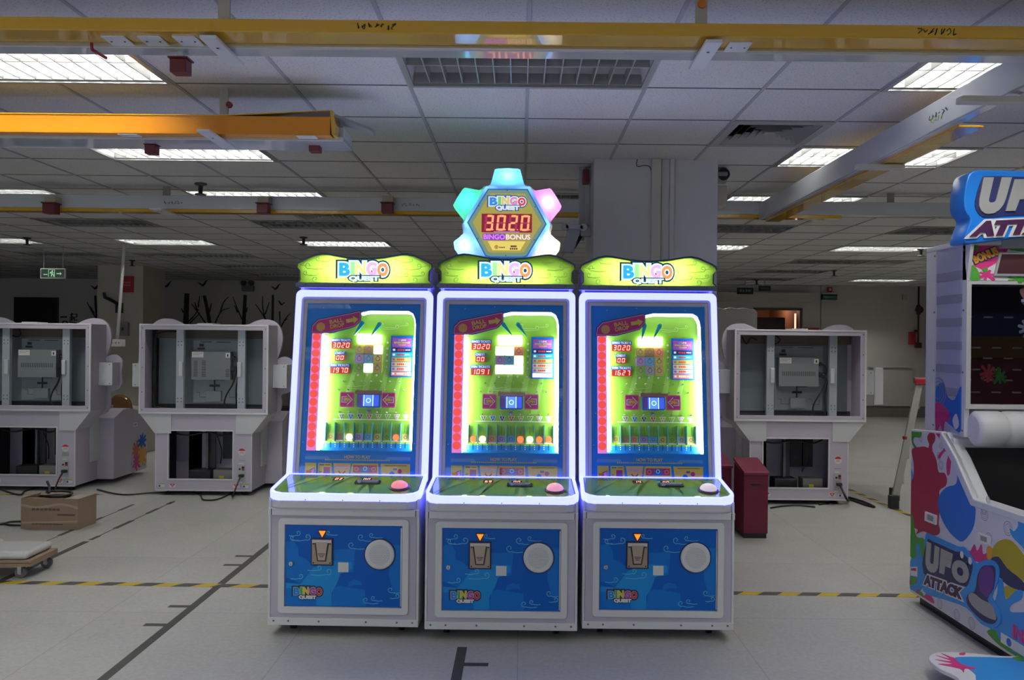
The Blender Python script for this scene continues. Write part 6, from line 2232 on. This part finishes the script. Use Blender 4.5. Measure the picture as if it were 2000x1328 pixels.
# right column fittings
q = P(1145, 343, 6.0)
wallbox(1139, 330, 1151, 357, 6.05, .1, REDS, 'alarm_bell_box', 'dark red box high on the left side of the white column', 'box')
for (u, lab, v0, v1) in ((1147, 'grey conduit on the left side of the white column', 357, 440), (1136, 'second grey conduit hanging left of the white column', 385, 470)):
    a_, b_ = P(u, v0, 6.15), P(u, v1, 6.15)
    tag(MB(pbr('grey_conduit', (.40, .40, .40), .5)).box(a_.x - .02, a_.x + .02, 6.13, 6.17, b_.z, ROOF if u == 1136 else a_.z + .03).build('conduit'), lab, 'conduit', 'conduits left of the column')
q = P(1122, 443, 6.0)
cr = thing('ceiling_bracket', 'white bone-shaped bracket with grey arm left of the white column', 'bracket', q)
bw = MB(pbr('bone_white', (.55, .54, .58), .5))
bw.prism([(-.065, -.012), (.065, -.016), (.065, .014), (-.065, .018)], 0, .03)
bw.prism(circle(-.068, .002, .028), 0, .03).prism(circle(.066, -.004, .028), 0, .03).box(-.035, .028, -.003, .03, .012, .050)
bw.build('bone_plate', cr, .003)
MB(GREYM).add([(-.045, .03, -.01), (.05, .03, -.01), (.0, .03, -.18), (-.09, .03, -.18), (-.045, .09, -.01), (.05, .09, -.01), (.0, .09, -.18), (-.09, .09, -.18)],
              [(0, 1, 2, 3), (4, 5, 6, 7), (0, 1, 5, 4), (1, 2, 6, 5), (2, 3, 7, 6), (3, 0, 4, 7)]).build('arm', cr, .004)
MB(BLACK).tube([(.07, .08, -.03), (.03, .06, -.10), (-.02, .06, -.18)], .012, 8, False).build('strut', cr)
MB(GREYM).box(.05, .16, .04, .10, -.06, .0).build('joint', cr)
fn = thing('extract_fan', 'round grey fan high on the right side of the white column', 'fan', P(1410, 343, 6.1))
q = fn.location
MB(pbr('fan_casing', (.30, .29, .27), .5)).cyl((-.055, 0, 0), (.03, 0, 0), .062, n=24).build('casing', fn, .006)
MB(DARK).cyl((.0, -.06, .0), (0, .06, .0), .045, n=16).build('hub', fn)
wallbox(1400, 362, 1420, 401, 6.15, .2, pbr('cream_box', (.52, .48, .38), .5), 'cream_control_box', 'cream box below the round fan on the white column', 'box')
a_ = P(1243, 312, 5.82)
tag(MB(pbr('wire_dark', (.05, .05, .05), .6)).tube([P(1245, 311, 5.825), P(1243, 320, 5.82), P(1246, 325, 5.81), P(1258, 323, 5.81), P(1268, 325, 5.815), P(1272, 333, 5.82)], .003, 6).build('loose_wire'), 'loose dark wire at the top of the white column', 'wire')

# far left wall: dark screen, lettering, mural
wallbox(27, 580, 112, 640, 18.24, .05, pbr('dark_screen', (.006, .006, .007), .3), 'wall_screen', 'large dark screen on the far left wall', 'screen')
INK = pbr('mural_black', (.014, .013, .013), .6)
lt = MB(INK)


def wl3(u, v):
    p = P(u, v, 18.29)
    return (p.x, p.z)


lt.stroke([wl3(118, 619), wl3(131, 619)], .03, 18.285, 18.297, False)
for pts in ([(137, 615), (143, 613)], [(136, 620), (144, 619)], [(140, 611), (140, 627)], [(140, 623), (144, 622)], [(138, 622), (136, 629), (150, 631)], [(145, 614), (150, 613), (150, 619), (145, 620), (145, 626), (151, 625)]):
    lt.stroke([wl3(*p) for p in pts], .022, 18.285, 18.297, False)
lt.prism([circle(*wl3(127, 632), .07, 18), circle(*wl3(127, 632), .045, 18)], 18.285, 18.297)
tag(lt.build('wall_lettering'), 'black Chinese lettering beside the dark screen on the far wall', 'lettering')


def tree(lab, trunk, branches, w0=.12):
    m_ = MB(INK)
    m_.stroke([wl3(*p) for p in trunk], lambda t_: w0 * (1 - .15 * t_), 18.285, 18.297, False)
    for b in branches:
        m_.stroke([wl3(*p) for p in b], lambda t_: .024 * (1 - .75 * t_) + .006, 18.285, 18.297)
    return tag(m_.build('tree_mural'), lab, 'wall mural', 'bare trees painted on the far wall')


tree('thick black tree trunk painted right of the cream column', [(362, 660), (365, 573)], [[(370, 632), (380, 622), (391, 611)], [(358, 610), (354, 602)], [(368, 628), (378, 618), (388, 604)]], .125)
tree('leaning black tree painted second from the cream column', [(412, 645), (405, 605), (399, 577)], [[(402, 632), (388, 612), (374, 593)], [(385, 606), (380, 590)], [(387, 600), (390, 578)], [(409, 610), (413, 592)], [(420, 632), (432, 608), (448, 602)], [(430, 610), (437, 590), (446, 580)]], .08)
tree('black tree painted below the emergency lamp', [(475, 650), (479, 576)], [[(473, 624), (464, 604), (455, 580)], [(464, 610), (458, 596)], [(481, 610), (483, 600)]], .088)
tree('thin black tree painted nearest the bingo machines', [(532, 640), (533, 576)], [[(519, 624), (509, 608), (499, 594)], [(517, 620), (513, 600), (513, 578)], [(518, 614), (526, 590)], [(548, 640), (558, 622), (567, 612)], [(546, 608), (547, 640)], [(556, 626), (562, 622)]], .055)
tree('black branches painted left of the cream column', [(190, 630), (187, 600), (186, 577)], [[(188, 622), (178, 606), (170, 590)], [(184, 612), (176, 598)], [(191, 600), (192, 580)]], .05)


def bird(u, v, s, lab, turn=1):
    m_ = MB(INK)
    c0 = wl3(u, v)
    f = lambda X, Z: (c0[0] + X * s * turn, c0[1] + Z * s)
    m_.prism([f(*p) for p in ((-.11, .03), (-.06, .015), (-.01, -.02), (.03, .02), (.06, .06), (.12, .09), (.08, .04), (.06, -.01), (.02, -.055), (-.02, -.06), (-.04, -.03), (-.08, .0))], 18.285, 18.297)
    return tag(m_.build('bird_mural'), lab, 'wall mural', 'birds painted on the far wall')


bird(396, 554, 1.0, 'black bird painted above the leaning tree')
bird(538, 561, 1.0, 'black bird painted above the thin tree beside the bingo machines')
bird(186, 560, 1.0, 'black bird painted left of the cream column')
bird(550, 592, .8, 'small black bird painted lowest beside the bingo machines', -1)
bird(325, 556, 1.0, 'black bird half hidden behind the cream column')
em = thing('emergency_lamp', 'grey twin-head emergency lamp on the far wall above the trees', 'lamp', P(483, 560, 18.2))
MB(pbr('emergency_grey', (.16, .155, .15), .5)).box(-.13, .13, 0, .1, -.10, .02).build('case', em, .01)
for x in (-.09, .08):
    MB(pbr('emergency_head', (.09, .09, .09), .4)).rings([((x, -.05, .09), .05), ((x, .02, .08), .065), ((x, .06, .05), .02)], 14).build('lamp_head', em)
